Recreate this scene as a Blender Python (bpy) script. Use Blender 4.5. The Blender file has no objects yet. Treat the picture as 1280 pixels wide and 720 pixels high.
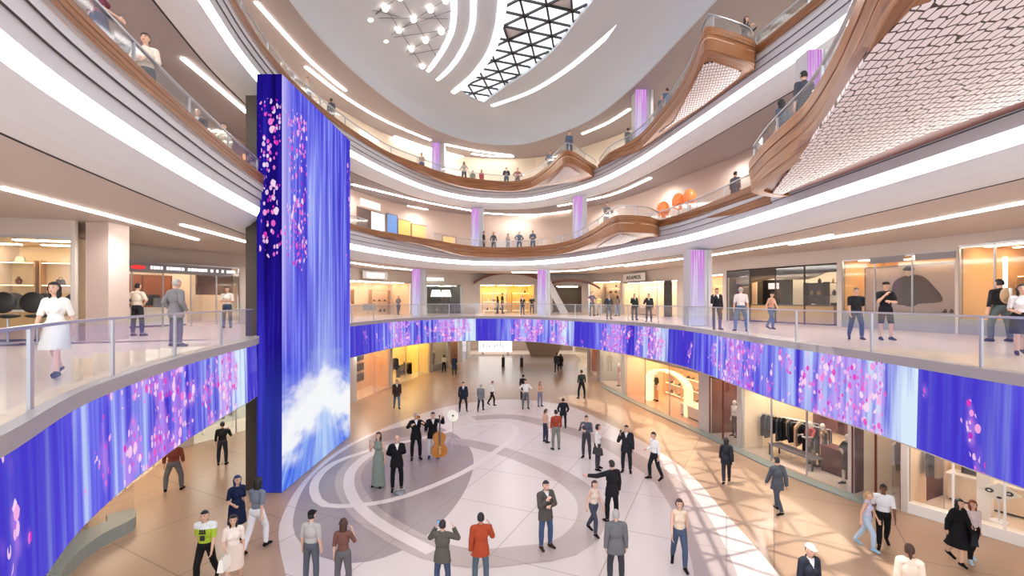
import bpy, math, random
import numpy as np
from mathutils import Vector, Matrix
C = bpy.context.scene.collection
SC = bpy.context.scene
random.seed(7)
# ------------------------------------------------------------------ camera, world, sun, exposure
E, F, HOR, CX = 6.6, 600.0, 375.0, 640.0          # eye height, focal length (px of a 1280 frame), horizon row
cd = bpy.data.cameras.new('camera'); cam = bpy.data.objects.new('camera', cd); C.objects.link(cam)
cam.location = (0, 0, E); cam.rotation_euler = (math.pi/2, 0, 0)
cd.sensor_width = 36; cd.lens = F/1280*36; cd.shift_y = (HOR-360)/1280; cd.clip_end = 400; cd.clip_start = .05
SC.camera = cam
SC.view_settings.view_transform = 'Standard'; SC.view_settings.look = 'None'
SC.view_settings.exposure = 0.75; SC.view_settings.gamma = 1; SC.view_settings.use_curve_mapping = False
SC.cycles.use_denoising = True; SC.cycles.max_bounces = 7; SC.cycles.diffuse_bounces = 4
SC.cycles.glossy_bounces = 3; SC.cycles.transparent_max_bounces = 16; SC.cycles.transmission_bounces = 3
SC.cycles.caustics_reflective = False; SC.cycles.caustics_refractive = False; SC.cycles.sample_clamp_indirect = 4
w = bpy.data.worlds.new('world'); SC.world = w; w.use_nodes = True
w.node_tree.nodes['Background'].inputs[0].default_value = (.93, .96, 1, 1)
w.node_tree.nodes['Background'].inputs[1].default_value = 1.5
sd = bpy.data.lights.new('sun', 'SUN'); sd.energy = 2.4; sd.angle = math.radians(.3); sd.color = (1, .93, .82)
sun = bpy.data.objects.new('sun', sd); C.objects.link(sun)
sun.rotation_euler = Vector((6.6, -1.5, -21.3)).to_track_quat('-Z', 'Y').to_euler()
sun.location = (0, 20, 40)

# ------------------------------------------------------------------ helpers
def at(px, py, z):
    Y = F*(E-z)/(py-HOR)
    return Vector(((px-CX)/F*Y, Y, z))
def lin(c):
    return tuple(((v/255)/12.92 if v/255 <= .04045 else ((v/255+.055)/1.055)**2.4) for v in c[:3]) + (1,)
_m = {}
def mat(name, c, rough=.6, metal=0, emit=0, ecol=None, spec=.5, alpha=None):
    if name in _m: return _m[name]
    m = bpy.data.materials.new(name); m.use_nodes = True
    b = m.node_tree.nodes['Principled BSDF']
    b.inputs['Base Color'].default_value = lin(c); b.inputs['Roughness'].default_value = rough
    b.inputs['Metallic'].default_value = metal; b.inputs['Specular IOR Level'].default_value = spec
    if emit:
        b.inputs['Emission Color'].default_value = lin(ecol or c); b.inputs['Emission Strength'].default_value = emit
    _m[name] = m; return m
class G:                                            # little node graph writer
    def __init__(s, name):
        s.m = bpy.data.materials.new(name); s.m.use_nodes = True; s.t = s.m.node_tree
        s.t.nodes.clear(); s.out = s.t.nodes.new('ShaderNodeOutputMaterial'); _m[name] = s.m
    def n(s, ty, ins={}, **kw):
        x = s.t.nodes.new('ShaderNode'+ty)
        for k, v in kw.items(): setattr(x, k, v)
        for k, v in ins.items(): s.put(x.inputs[k], v)
        return x
    def put(s, i, v):
        if isinstance(v, bpy.types.NodeSocket): s.t.links.new(v, i)
        elif isinstance(v, bpy.types.Node): s.t.links.new(v.outputs[0], i)
        else: i.default_value = v
    def math(s, op, a, b=0, c=0, clamp=False):
        return s.n('Math', {0: a, 1: b, 2: c}, operation=op, use_clamp=clamp).outputs[0]
    def mix(s, f, a, b, blend='MIX'):
        x = s.n('Mix', {}, data_type='RGBA', blend_type=blend); s.put(x.inputs[0], f); s.put(x.inputs[6], a); s.put(x.inputs[7], b)
        return x.outputs[2]
    def ramp(s, f, stops, interp='LINEAR'):
        x = s.n('ValToRGB', {0: f}); r = x.color_ramp; r.interpolation = interp
        while len(r.elements) > 1: r.elements.remove(r.elements[-1])
        r.elements[0].position = stops[0][0]; r.elements[0].color = stops[0][1]
        for p, c in stops[1:]:
            e = r.elements.new(p); e.color = c
        return x.outputs[0]
    def comb(s, x, y, z=0.0): return s.n('CombineXYZ', {0: x, 1: y, 2: z}).outputs[0]
    def sep(s, v):
        x = s.n('SeparateXYZ', {0: v}); return x.outputs[0], x.outputs[1], x.outputs[2]
    def noise(s, v, scale=1.0, detail=2.0): return s.n('TexNoise', {'Vector': v, 'Scale': scale, 'Detail': detail})
    def bsdf(s, **k):
        x = s.n('BsdfPrincipled', {a.replace('_', ' '): v for a, v in k.items()}); s.t.links.new(x.outputs[0], s.out.inputs[0]); return x
g4 = lambda v: (v, v, v, 1)

class MB:                                           # mesh builder
    def __init__(s): s.v = []; s.f = []; s.mi = []; s.uv = {}; s.uv2 = {}
    def add(s, vs, fs, mi=0):
        o = len(s.v); s.v += [tuple(p) for p in vs]; s.f += [tuple(i+o for i in f) for f in fs]; s.mi += [mi]*len(fs); return o
    def box(s, x0, x1, y0, y1, z0, z1, mi=0):
        s.add([(x, y, z) for z in (z0, z1) for y in (y0, y1) for x in (x0, x1)],
              [(0, 2, 3, 1), (4, 5, 7, 6), (0, 1, 5, 4), (2, 6, 7, 3), (0, 4, 6, 2), (1, 3, 7, 5)], mi); return s
    def tube(s, p0, p1, r0, r1=None, n=10, mi=0, cap=True):
        r1 = r0 if r1 is None else r1; p0 = Vector(p0); p1 = Vector(p1); d = (p1-p0).normalized()
        a = d.orthogonal().normalized(); b = d.cross(a)
        vs = [p+(a*math.cos(t)+b*math.sin(t))*r for p, r in ((p0, r0), (p1, r1)) for t in [2*math.pi*k/n for k in range(n)]]
        fs = [(k, (k+1) % n, n+(k+1) % n, n+k) for k in range(n)]
        if cap: fs += [tuple(range(n))[::-1], tuple(range(n, 2*n))]
        s.add(vs, fs, mi); return s
    def path(s, pts, r, n=8, mi=0):
        for a, b in zip(pts[:-1], pts[1:]): s.tube(a, b, r, r, n, mi)
        return s
    def lathe(s, prof, c=(0, 0, 0), n=20, mi=0, sx=1, sy=1):
        vs = [(c[0]+r*math.cos(2*math.pi*k/n)*sx, c[1]+r*math.sin(2*math.pi*k/n)*sy, c[2]+z) for r, z in prof for k in range(n)]
        fs = [(j*n+k, j*n+(k+1) % n, (j+1)*n+(k+1) % n, (j+1)*n+k) for j in range(len(prof)-1) for k in range(n)]
        s.add(vs, fs, mi); return s
    def ell(s, c, r, R=None, mi=0, n=12, m=8):
        vs = []; c = Vector(c)
        for j in range(m+1):
            ph = math.pi*j/m
            for k in range(n):
                p = Vector((r[0]*math.sin(ph)*math.cos(2*math.pi*k/n), r[1]*math.sin(ph)*math.sin(2*math.pi*k/n), -r[2]*math.cos(ph)))
                vs.append(c+(R @ p if R is not None else p))
        fs = [(j*n+k, j*n+(k+1) % n, (j+1)*n+(k+1) % n, (j+1)*n+k) for j in range(m) for k in range(n)]
        s.add(vs, fs, mi); return s
    def poly(s, pts, z0, z1, mi=0):                 # prism of a simple polygon (triangulated caps)
        from mathutils.geometry import tessellate_polygon
        n = len(pts); P = [Vector((p[0], p[1], 0)) for p in pts]
        tris = tessellate_polygon([P])
        s.add([(p.x, p.y, z0) for p in P]+[(p.x, p.y, z1) for p in P],
              [t for t in tris]+[tuple(i+n for i in t[::-1]) for t in tris]+([(k, (k+1) % n, n+(k+1) % n, n+k) for k in range(n)] if z1 != z0 else []), mi); return s
    def build(s, name, mats, parent=None, loc=None, rz=0, smooth=False, kind=None):
        me = bpy.data.meshes.new(name); me.from_pydata([tuple(p) for p in s.v], [], s.f)
        for m in (mats if isinstance(mats, (list, tuple)) else [mats]): me.materials.append(m)
        if len(me.materials) > 1: me.polygons.foreach_set('material_index', s.mi)
        if smooth: me.polygons.foreach_set('use_smooth', [True]*len(me.polygons))
        for nm, d in (('UVMap', s.uv), ('metric', s.uv2)):
            if d:
                l = me.uv_layers.new(name=nm)
                for lp in me.loops: l.data[lp.index].uv = d.get(lp.vertex_index, (0, 0))
        me.validate(); me.update()
        o = bpy.data.objects.new(name, me); C.objects.link(o)
        if parent: o.parent = parent
        if loc is not None: o.location = loc
        o.rotation_euler.z = rz
        if kind: o['kind'] = kind
        return o
def tag(o, label, cat, group=None, kind=None):
    o['label'] = label; o['category'] = cat
    if group: o['group'] = group
    if kind: o['kind'] = kind
    return o
def empty(name, loc=(0, 0, 0), rz=0):
    o = bpy.data.objects.new(name, None); C.objects.link(o); o.location = loc; o.rotation_euler.z = rz; o.empty_display_size = .2; return o
def struct(o): o['kind'] = 'structure'; return o
def dup(o, loc=None, rz=None, parent=None, label=None):
    c = o.copy(); C.objects.link(c)
    if parent is not None: c.parent = parent
    if loc is not None: c.location = loc
    if rz is not None: c.rotation_euler.z = rz
    if label: c['label'] = label
    for ch in list(o.children): dup(ch, parent=c)
    return c

# curves ------------------------------------------------------------
def catmull(P, step=.5, closed=False):
    P = [Vector((p[0], p[1])) for p in P]; out = []; n = len(P)
    rng = range(n) if closed else range(n-1)
    for i in rng:
        if closed: p0, p1, p2, p3 = P[i-1], P[i], P[(i+1) % n], P[(i+2) % n]
        else: p0, p1, p2, p3 = P[max(i-1, 0)], P[i], P[i+1], P[min(i+2, n-1)]
        k = max(2, int((p2-p1).length/step))
        t0 = 0; t1 = t0+max((p1-p0).length, .01)**.5; t2 = t1+max((p2-p1).length, .01)**.5; t3 = t2+max((p3-p2).length, .01)**.5
        for j in range(k):
            t = t1+(t2-t1)*j/k
            A1 = p0*((t1-t)/(t1-t0))+p1*((t-t0)/(t1-t0)); A2 = p1*((t2-t)/(t2-t1))+p2*((t-t1)/(t2-t1)); A3 = p2*((t3-t)/(t3-t2))+p3*((t-t2)/(t3-t2))
            B1 = A1*((t2-t)/(t2-t0))+A2*((t-t0)/(t2-t0)); B2 = A2*((t3-t)/(t3-t1))+A3*((t-t1)/(t3-t1))
            out.append(B1*((t2-t)/(t2-t1))+B2*((t-t1)/(t2-t1)))
    if not closed: out.append(P[-1])
    return out
def normals(c, closed=False):
    n = len(c); N = []
    for i in range(n):
        a = c[i-1] if (i or closed) else c[0]; b = c[(i+1) % n] if (i < n-1 or closed) else c[-1]
        t = (b-a); t = t.normalized() if t.length > 1e-6 else Vector((0, 1)); N.append(Vector((-t.y, t.x)))
    return N
def arcs(c):
    s = [0.0]
    for a, b in zip(c[:-1], c[1:]): s.append(s[-1]+(b-a).length)
    return s
def sweep(mb, c, prof, mi=0, closed=False, caps=False, uvf=None, mis=None):
    """prof: list of (d, z) or function(i)->list; d is outwards from the curve"""
    N = normals(c, closed); S = arcs(c); n = len(c); rows = []
    for i in range(n):
        pr = prof(i) if callable(prof) else prof
        rows.append([(c[i].x+N[i].x*d, c[i].y+N[i].y*d, z) for d, z in pr])
    m = len(rows[0]); o = len(mb.v)
    mb.v += [p for r in rows for p in r]
    for i in range(n if closed else n-1):
        j = (i+1) % n
        for k in range(m-1):
            mb.f.append((o+i*m+k, o+i*m+k+1, o+j*m+k+1, o+j*m+k)); mb.mi.append(mis[k] if mis else mi)
    if caps:
        mb.f.append(tuple(o+k for k in range(m))); mb.mi.append(mi)
        mb.f.append(tuple(o+(n-1)*m+k for k in range(m))[::-1]); mb.mi.append(mi)
    for i in range(n):
        pr = prof(i) if callable(prof) else prof; L = 0
        for k in range(m):
            if k: L += math.hypot(pr[k][0]-pr[k-1][0], pr[k][1]-pr[k-1][1])
            mb.uv[o+i*m+k] = uvf(i, k) if uvf else (S[i], L)
            mb.uv2[o+i*m+k] = (S[i], pr[k][1])
    return mb
def px_of(p): return CX+F*p.x/max(p.y, .05)
def find_px(c, px, lo=0, hi=None):                 # first point of a plan curve seen at image column px
    hi = hi or len(c)
    for i in range(lo, hi-1):
        a, b = px_of(c[i]), px_of(c[i+1])
        if c[i].y > .3 and c[i+1].y > .3 and (a-px)*(b-px) <= 0 and a != b:
            return c[i].lerp(c[i+1], (px-a)/(b-a)), i
    return None, None

# ------------------------------------------------------------------ materials
WHITE = mat('white_plaster', (230, 233, 237), .55)
ROOFM = mat('roof_plaster', (200, 207, 214), .5)
GREYP = mat('grey_plaster', (204, 203, 208), .55)
CEIL = mat('warm_ceiling', (196, 184, 180), .7)
CEIL2 = mat('taupe_ceiling', (160, 152, 154), .7)
WALLB = mat('beige_wall', (205, 195, 186), .7)
GROOVE = mat('dark_joint', (88, 82, 84), .7)
LIGHT = mat('warm_strip_light', (255, 246, 235), emit=9)
COVE = mat('cove_light', (255, 250, 244), emit=4.5)
STEEL = mat('brushed_steel', (190, 192, 200), .3, .7)
TRIMG = mat('stone_edge', (158, 152, 156), .45)
BLACK = mat('black_metal', (26, 26, 28), .4)
DARK = mat('dark_brown_panel', (66, 56, 50), .6)
GOLD = mat('gold_panel', (222, 176, 110), .45)
def glassmat(name, tint=(.90, .93, .95, 1), dif=.08, gl=.07):
    g = G(name); t = g.n('BsdfTransparent', {0: tint}); d = g.n('BsdfDiffuse', {0: (.85, .88, .92, 1)}); s = g.n('BsdfGlossy', {'Color': (1, 1, 1, 1), 'Roughness': .05})
    a = g.n('MixShader', {0: dif, 1: t, 2: d}); lw = g.n('LayerWeight', {0: .25})
    b = g.n('MixShader', {0: g.math('ADD', g.math('MULTIPLY', lw.outputs['Facing'], .18), gl), 1: a, 2: s}); g.put(g.out.inputs[0], b); return g.m
GLASS = glassmat('balustrade_glass', (.95, .97, .98, 1), .03, .04); SHOPG = glassmat('shop_glass', (.96, .97, .97, 1), .02, .03); SKYG = glassmat('skylight_glass', (.98, .99, 1, 1), .0, .02)
def woodmat(name, c1, c2, c3):
    g = G(name); uv = g.n('UVMap', uv_map='UVMap'); x, y, _ = g.sep(uv.outputs[0])
    v = g.comb(g.math('MULTIPLY', x, .35), g.math('MULTIPLY', y, 14.0)); n1 = g.noise(v, 1.6, 4.0)
    v2 = g.comb(g.math('MULTIPLY', x, .12), g.math('MULTIPLY', y, 3.0)); n2 = g.noise(v2, 1.2, 2.0)
    c = g.ramp(n1.outputs[0], [(.3, lin(c1)), (.52, lin(c2)), (.72, lin(c3))])
    c = g.mix(g.math('MULTIPLY', n2.outputs[0], .35), c, lin(c1))
    g.bsdf(Base_Color=c, Roughness=.38); return g.m
WOOD = woodmat('laminated_timber', (102, 60, 34), (156, 102, 62), (190, 140, 94))
WOODD = woodmat('red_brown_timber', (84, 38, 28), (120, 64, 46), (148, 86, 62))
def tilemat(name, c, line=(150, 138, 132), s=.32, rot=.5, rough=.28, lw=.006, var=.05, rh=1.0):
    g = G(name); tc = g.n('TexCoord'); mp = g.n('Mapping', {'Vector': tc.outputs['Object'], 'Rotation': (0, 0, rot), 'Scale': (s, s, s)})
    b = g.n('TexBrick', {'Vector': mp, 'Color1': (1, 1, 1, 1), 'Color2': (.9, .9, .9, 1), 'Mortar': (0, 0, 0, 1), 'Scale': 1.0, 'Mortar Size': lw, 'Mortar Smooth': .3, 'Brick Width': 1.0, 'Row Height': rh}, offset=.0)
    nz = g.noise(tc.outputs['Object'], .6, 3.0)
    base = g.mix(g.math('MULTIPLY', nz.outputs[0], var*2), lin(c), lin([v*.8 for v in c]))
    col = g.mix(b.outputs['Fac'], base, lin(line))
    g.bsdf(Base_Color=col, Roughness=rough); return g.m
FL_WALK = tilemat('beige_stone_floor', (176, 146, 122), (134, 108, 90))
FL_PALE = tilemat('pale_stone_floor', (214, 202, 198), (168, 154, 148), .36, .42)
FL_DISC = tilemat('mauve_stone_floor', (150, 136, 136), (128, 116, 114), .36, .42)
FL_BAND = tilemat('taupe_stone_floor', (178, 163, 158), (152, 138, 132), .36, .42)
FL_RING = mat('white_stone_inlay', (220, 208, 202), .3)
FL_GAL = tilemat('gallery_stone_floor', (226, 208, 194), (196, 178, 166), .5, .2, .22)
FL_FAR = tilemat('dusky_stone_floor', (164, 146, 134), (160, 142, 130), .3, .3)
# perforated white soffit panel
g = G('perforated_panel'); tc = g.n('TexCoord')
mp0 = g.n('Mapping', {'Vector': tc.outputs['Object'], 'Rotation': (0, 0, -1.29)})
mp = g.n('Mapping', {'Vector': mp0, 'Scale': (4.0, 9.5, 1)})
vz = g.n('TexVoronoi', {'Vector': mp, 'Scale': 1.0, 'Randomness': .38}, feature='DISTANCE_TO_EDGE')
edge = g.math('LESS_THAN', vz.outputs['Distance'], .075)
nz = g.noise(tc.outputs['Object'], .5, 2.0)
basec = g.mix(nz.outputs[0], lin((252, 250, 251)), lin((250, 238, 240)))
g.bsdf(Base_Color=g.mix(edge, basec, lin((52, 34, 34))), Roughness=.5); PERF = g.m
# LED content: blue curtains of light with drifting pink petals, on the frac/metre coordinates of the screen
def ledmat(name, column=False, dark=False):
    g = G(name); uv = g.n('UVMap', uv_map='UVMap'); me = g.n('UVMap', uv_map='metric')
    u, v, _ = g.sep(uv.outputs[0]); mx, my, _ = g.sep(me.outputs[0])
    fr = g.math('FRACT', u)
    st = g.noise(g.comb(g.math('MULTIPLY', mx, 2.6), g.math('MULTIPLY', my, .10)), 1.5, 5.0).outputs[0]
    st2 = g.noise(g.comb(g.math('MULTIPLY', mx, .7), g.math('MULTIPLY', my, .07), 3.0), 1.2, 2.0).outputs[0]
    s = g.math('MULTIPLY_ADD', g.math('SUBTRACT', st, .5), 2.4, .45); s = g.math('ADD', s, g.math('MULTIPLY', g.math('SUBTRACT', st2, .5), 1.1))
    if column:
        if dark:
            base = g.ramp(s, [(0, lin((18, 8, 84))), (.5, lin((34, 20, 140))), (1, lin((62, 52, 196)))])
            glow = g.ramp(v, [(0, g4(.25)), (.2, g4(.22)), (.35, g4(0)), (1, g4(0))])
            base = g.mix(glow, base, lin((70, 100, 200)))
        else:
            base = g.ramp(s, [(0, lin((64, 52, 196))), (.35, lin((88, 84, 222))), (.65, lin((124, 128, 244))), (1, lin((176, 190, 255)))])
            cu = g.math('ABSOLUTE', g.math('SUBTRACT', u, .58))
            # white cloud low on the screen with blue and white rays falling from it
            wob = g.noise(g.comb(g.math('MULTIPLY', u, 3.2), g.math('MULTIPLY', v, 14.0), 1.0), 1.6, 5.0).outputs[0]
            hump = g.ramp(u, [(0, g4(.02)), (.3, g4(.05)), (.55, g4(.085)), (.8, g4(.03)), (1, g4(0))])
            vv = g.math('SUBTRACT', g.math('ADD', v, g.math('MULTIPLY', g.math('SUBTRACT', wob, .5), .16)), hump)
            cloud = g.ramp(vv, [(0, g4(.0)), (.035, g4(.25)), (.075, g4(.95)), (.13, g4(1)), (.17, g4(.75)), (.205, g4(.15)), (.26, g4(0))])
            ang = g.math('ARCTAN2', g.math('SUBTRACT', v, .30), g.math('MULTIPLY', g.math('SUBTRACT', u, .5), .35))
            ry = g.noise(g.comb(g.math('MULTIPLY', ang, 9.0), g.math('MULTIPLY', v, 3.0), 4.0), 1.8, 4.0).outputs[0]
            rays = g.math('MULTIPLY', g.ramp(ry, [(.42, g4(0)), (.62, g4(1))]), g.ramp(v, [(0, g4(.55)), (.16, g4(1)), (.22, g4(.3)), (.27, g4(0))]))
            cu = g.math('ABSOLUTE', g.math('SUBTRACT', u, .55))
            beam = g.math('MULTIPLY', g.ramp(cu, [(0, g4(.9)), (.10, g4(.5)), (.34, g4(0))]), g.ramp(v, [(.12, g4(1)), (.3, g4(.75)), (.5, g4(.3)), (.85, g4(0))]))
            base = g.mix(g.ramp(v, [(0, g4(.9)), (.2, g4(.6)), (.34, g4(0))]), base, lin((64, 110, 236)))
            base = g.mix(g.math('MULTIPLY', beam, .75), base, lin((206, 226, 255)))
            base = g.mix(g.math('MULTIPLY', rays, .7), base, lin((190, 226, 255)))
            base = g.mix(g.math('MULTIPLY', cloud, .97), base, (1, 1, 1, 1))
            edgeb = g.ramp(u, [(0, g4(1)), (.06, g4(.35)), (.12, g4(0))]); base = g.mix(g.math('MULTIPLY', edgeb, g.ramp(v, [(.3, g4(0)), (.6, g4(1))])), base, lin((205, 195, 255)))
        clus = g.math('MULTIPLY', g.noise(g.comb(g.math('MULTIPLY', mx, .42), g.math('MULTIPLY', my, .25), 2.0), 1.0, 1.0).outputs[0], g.ramp(v, [(.5, g4(0)), (.58, g4(.9)), (.92, g4(1.0)), (.97, g4(0))]))
        cu2 = g.ramp(u, [(0, g4(.25)), (.08, g4(.9)), (.22, g4(1.1)), (.34, g4(.45)), (.5, g4(.05)), (.86, g4(.2)), (.93, g4(.75)), (1, g4(.7))]) if not dark else g.ramp(u, [(0, g4(.4)), (.6, g4(1)), (1, g4(.5))])
        clus = g.ramp(g.math('MULTIPLY', clus, cu2), [(.24, g4(0)), (.5, g4(1))]); dens = .85
        sx, sy = 4.6, 3.2
    else:
        base = g.ramp(s, [(0, lin((70, 54, 200))), (.3, lin((90, 78, 228))), (.6, lin((124, 126, 246))), (1, lin((196, 212, 255)))])
        deep = g.ramp(fr, [(0, g4(.85)), (.16, g4(.75)), (.26, g4(.1)), (.4, g4(0)), (1, g4(0))])
        base = g.mix(deep, base, lin((70, 54, 202)))
        wh = g.ramp(fr, [(.3, g4(0)), (.42, g4(.25)), (.52, g4(.05)), (.75, g4(.35)), (.93, g4(.7)), (1, g4(.95))])
        whs = g.math('MULTIPLY', wh, g.math('MULTIPLY_ADD', s, 2.0, -.1), clamp=True); base = g.mix(whs, base, lin((222, 240, 255)))
        cn = g.noise(g.comb(g.math('MULTIPLY', mx, 1.5), g.math('MULTIPLY', my, .8), 5.0), 1.0, 2.0).outputs[0]
        band = g.ramp(fr, [(0, g4(.0)), (.10, g4(.4)), (.2, g4(.1)), (.33, g4(.5)), (.42, g4(1.15)), (.54, g4(1.0)), (.64, g4(.45)), (.76, g4(.8)), (.84, g4(1.15)), (.93, g4(.7)), (1, g4(.1))])
        clus = g.ramp(g.math('MULTIPLY_ADD', g.math('SUBTRACT', cn, .5), 3.4, band), [(.72, g4(0)), (1.25, g4(1))] if False else [(.62, g4(0)), (1.0, g4(1))]); dens = .85
        sx, sy = 5.4, 3.9
    vo = g.n('TexVoronoi', {'Vector': g.comb(g.math('MULTIPLY', mx, sx), g.math('MULTIPLY', my, sy)), 'Scale': 1.0, 'Randomness': .9}, feature='F1')
    r_, g_, _ = g.sep(vo.outputs['Color'])
    pet = g.math('MULTIPLY', g.math('LESS_THAN', vo.outputs['Distance'], g.math('MULTIPLY_ADD', g_, .25, .22)), g.math('LESS_THAN', r_, g.math('MULTIPLY', clus, dens)))
    pc = g.ramp(g_, [(0, lin((196, 40, 200))), (.4, lin((240, 60, 190))), (.7, lin((255, 130, 220))), (.9, lin((255, 226, 250)))])
    vb = g.n('TexVoronoi', {'Vector': g.comb(g.math('MULTIPLY', mx, sx*1.9), g.math('MULTIPLY', my, sy*1.7), 7.0), 'Scale': 1.0, 'Randomness': 1.0}, feature='F1')
    rb, gb, _ = g.sep(vb.outputs['Color'])
    pet2 = g.math('MULTIPLY', g.math('LESS_THAN', vb.outputs['Distance'], g.math('MULTIPLY_ADD', gb, .25, .30)), g.math('LESS_THAN', rb, g.math('MULTIPLY', clus, dens*.8)))
    halo = g.math('MULTIPLY', g.math('MULTIPLY', clus, clus), .5)
    col = g.mix(halo, base, lin((214, 150, 250))) if not column else base
    pc2 = g.ramp(gb, [(0, lin((226, 60, 200))), (.5, lin((248, 120, 220))), (.8, lin((255, 210, 246)))])
    col = g.mix(g.math('MULTIPLY', pet2, .85), col, pc2); col = g.mix(g.math('MULTIPLY', pet, .92), col, pc)
    em = g.n('Emission', {0: col, 1: .57}); g.put(g.out.inputs[0], em); return g.m
LED = ledmat('led_ribbon_picture'); LEDC = ledmat('led_tower_picture', True); LEDD = ledmat('led_tower_side_picture', True, True)
g = G('pink_column_light'); tc = g.n('TexCoord'); x, y, z = g.sep(tc.outputs['Generated'])
c = g.ramp(z, [(0, lin((225, 222, 245))), (.45, lin((212, 190, 240))), (.8, lin((224, 150, 236))), (1, lin((214, 120, 228)))])
nn = g.noise(g.comb(g.math('MULTIPLY', x, 5.0), g.math('MULTIPLY', y, 5.0), g.math('MULTIPLY', z, .6)), 1.5, 2.0)
c = g.mix(g.ramp(nn.outputs[0], [(.45, g4(0)), (.65, g4(.8))]), c, lin((246, 232, 252))); g.put(g.out.inputs[0], g.n('Emission', {0: c, 1: .5})); COLP = g.m
# ------------------------------------------------------------------ the building: heights (z above the ground floor)
Z1, ZC1 = E-1.25, E+2.40            # gallery 1 floor, its ceiling
UP = {2: 0.0, 3: 5.17}              # upper levels repeat the same section
def zz(L, v): return E+UP[L]+v
ZROOF = E+14.7; ZC3 = E+12.7
pts = lambda L, z: [at(x, y, z) for x, y in L]
W2 = lambda L: [Vector((x, y, 0)) for x, y in L]
R1 = catmull(W2([(-3.3, -1), (-3.55, 1), (-3.95, 2.6)])+pts([(0, 545), (50, 516), (100, 490), (200, 455), (270, 436)], Z1)
             + W2([(-8.25, 15.5), (-8.78, 16.6), (-8.95, 20), (-8.85, 23.4)])+pts([(440, 404), (500, 398.6), (545, 396.4), (600, 395.6), (660, 396), (720, 398.5), (785, 402.6), (850, 408), (960, 424), (1100, 443), (1280, 470)], Z1)
             + W2([(8.7, 5), (8.5, 2), (8.3, -2)]), .4)
R2 = catmull(W2([(-4.4, -1), (-4.8, 2), (-5.4, 4.5), (-6.25, 6.9), (-6.95, 9.45), (-7.8, 13), (-8.42, 16.2), (-8.95, 19), (-9.15, 23), (-8.9, 26.6), (-7.55, 31.4), (-5.5, 36.1), (-2.6, 38.9), (.8, 39.1), (3.4, 36.7), (5.4, 33.2), (7.1, 27.7), (8.25, 24), (8.85, 18), (9.0, 13), (9.05, 8.5), (9.0, 4), (8.9, -2)]), .4)
R3 = catmull(W2([(-5.5, 1), (-6.3, 5), (-7.3, 9.5), (-8.3, 13.5), (-8.9, 16.2), (-9.35, 19.8), (-9.3, 23), (-8.8, 26.6), (-7.55, 31.4), (-5.5, 36.1), (-2.6, 38.9), (.8, 39.1), (3.5, 36.7), (5.6, 33.6), (7.2, 28.6), (8.2, 23), (9.0, 18), (9.5, 14.6), (9.8, 9), (9.7, 2)]), .4)
RR = {2: R2, 3: R3}

# ground floor
mb = MB(); mb.box(-40, 40, -4, 100, -.3, 0); struct(mb.build('floor', FL_WALK))
def gpoly(px, z=0): return catmull([at(x, y, 0) for x, y in px], .5, True)
def flat(c, z, m, nm='floor_inlay'):
    b = MB(); b.poly(c, z-.002, z); return struct(b.build('floor', m))
def flat_band(c, w0, z, m, closed=True):
    b = MB(); sweep(b, c, [(-w0/2, z), (w0/2, z)], closed=closed); return struct(b.build('floor', m))
flat(gpoly([(590, 456), (700, 478), (790, 505), (850, 540), (905, 600), (960, 640), (1120, 760), (1320, 900), (2400, 1500), (-900, 1500), (100, 860), (300, 740), (345, 690), (352, 650), (378, 606), (430, 560), (480, 535), (530, 510), (560, 480)][3:]+[(560, 500), (640, 496), (707, 507), (773, 530), (815, 556)][:0], 0)
     if False else gpoly([(348, 668), (353, 645), (378, 603), (425, 562), (480, 535), (560, 508), (640, 499), (707, 507), (773, 536), (827, 566), (868, 598), (905, 640), (950, 690), (1000, 760), (1000, 900), (800, 1000), (500, 950), (380, 780)]), .003, FL_PALE)
flat(gpoly([(366, 657), (387, 600), (440, 557), (487, 537), (530, 530), (567, 542), (588, 562), (592, 580), (583, 610), (557, 647), (520, 679), (480, 697), (443, 704), (403, 697), (377, 680)]), .006, FL_DISC)
darc = catmull([at(x, y, 0) for x, y in [(592, 523), (640, 521), (707, 537), (750, 551), (790, 572), (827, 596), (850, 622), (872, 660), (895, 720), (900, 800)]], .5)
flat_band(darc, 1.0, .007, FL_BAND, False)
flat_band(gpoly([(435, 603), (442, 583), (470, 562), (520, 548), (580, 553), (640, 568), (700, 594), (735, 622), (738, 655), (705, 685), (650, 694), (590, 698), (540, 688), (490, 663), (455, 638)]), .9, .009, FL_BAND)
flat_band(gpoly([(393, 617), (397, 597), (420, 578), (467, 562), (540, 545), (600, 530), (637, 530), (645, 541), (615, 568), (580, 590), (533, 611), (487, 626), (447, 632), (407, 632)]), .30, .012, FL_RING)
flat_band(catmull([at(x, y, 0) for x, y in [(540, 690), (503, 671), (468, 650), (445, 628), (436, 605), (442, 585), (466, 567), (500, 556)]], .4), .38, .014, FL_RING, False)
flat(gpoly([(600, 452), (680, 455), (780, 490), (860, 520), (900, 470), (760, 420), (600, 410), (560, 430)]), .004, FL_FAR)

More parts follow.
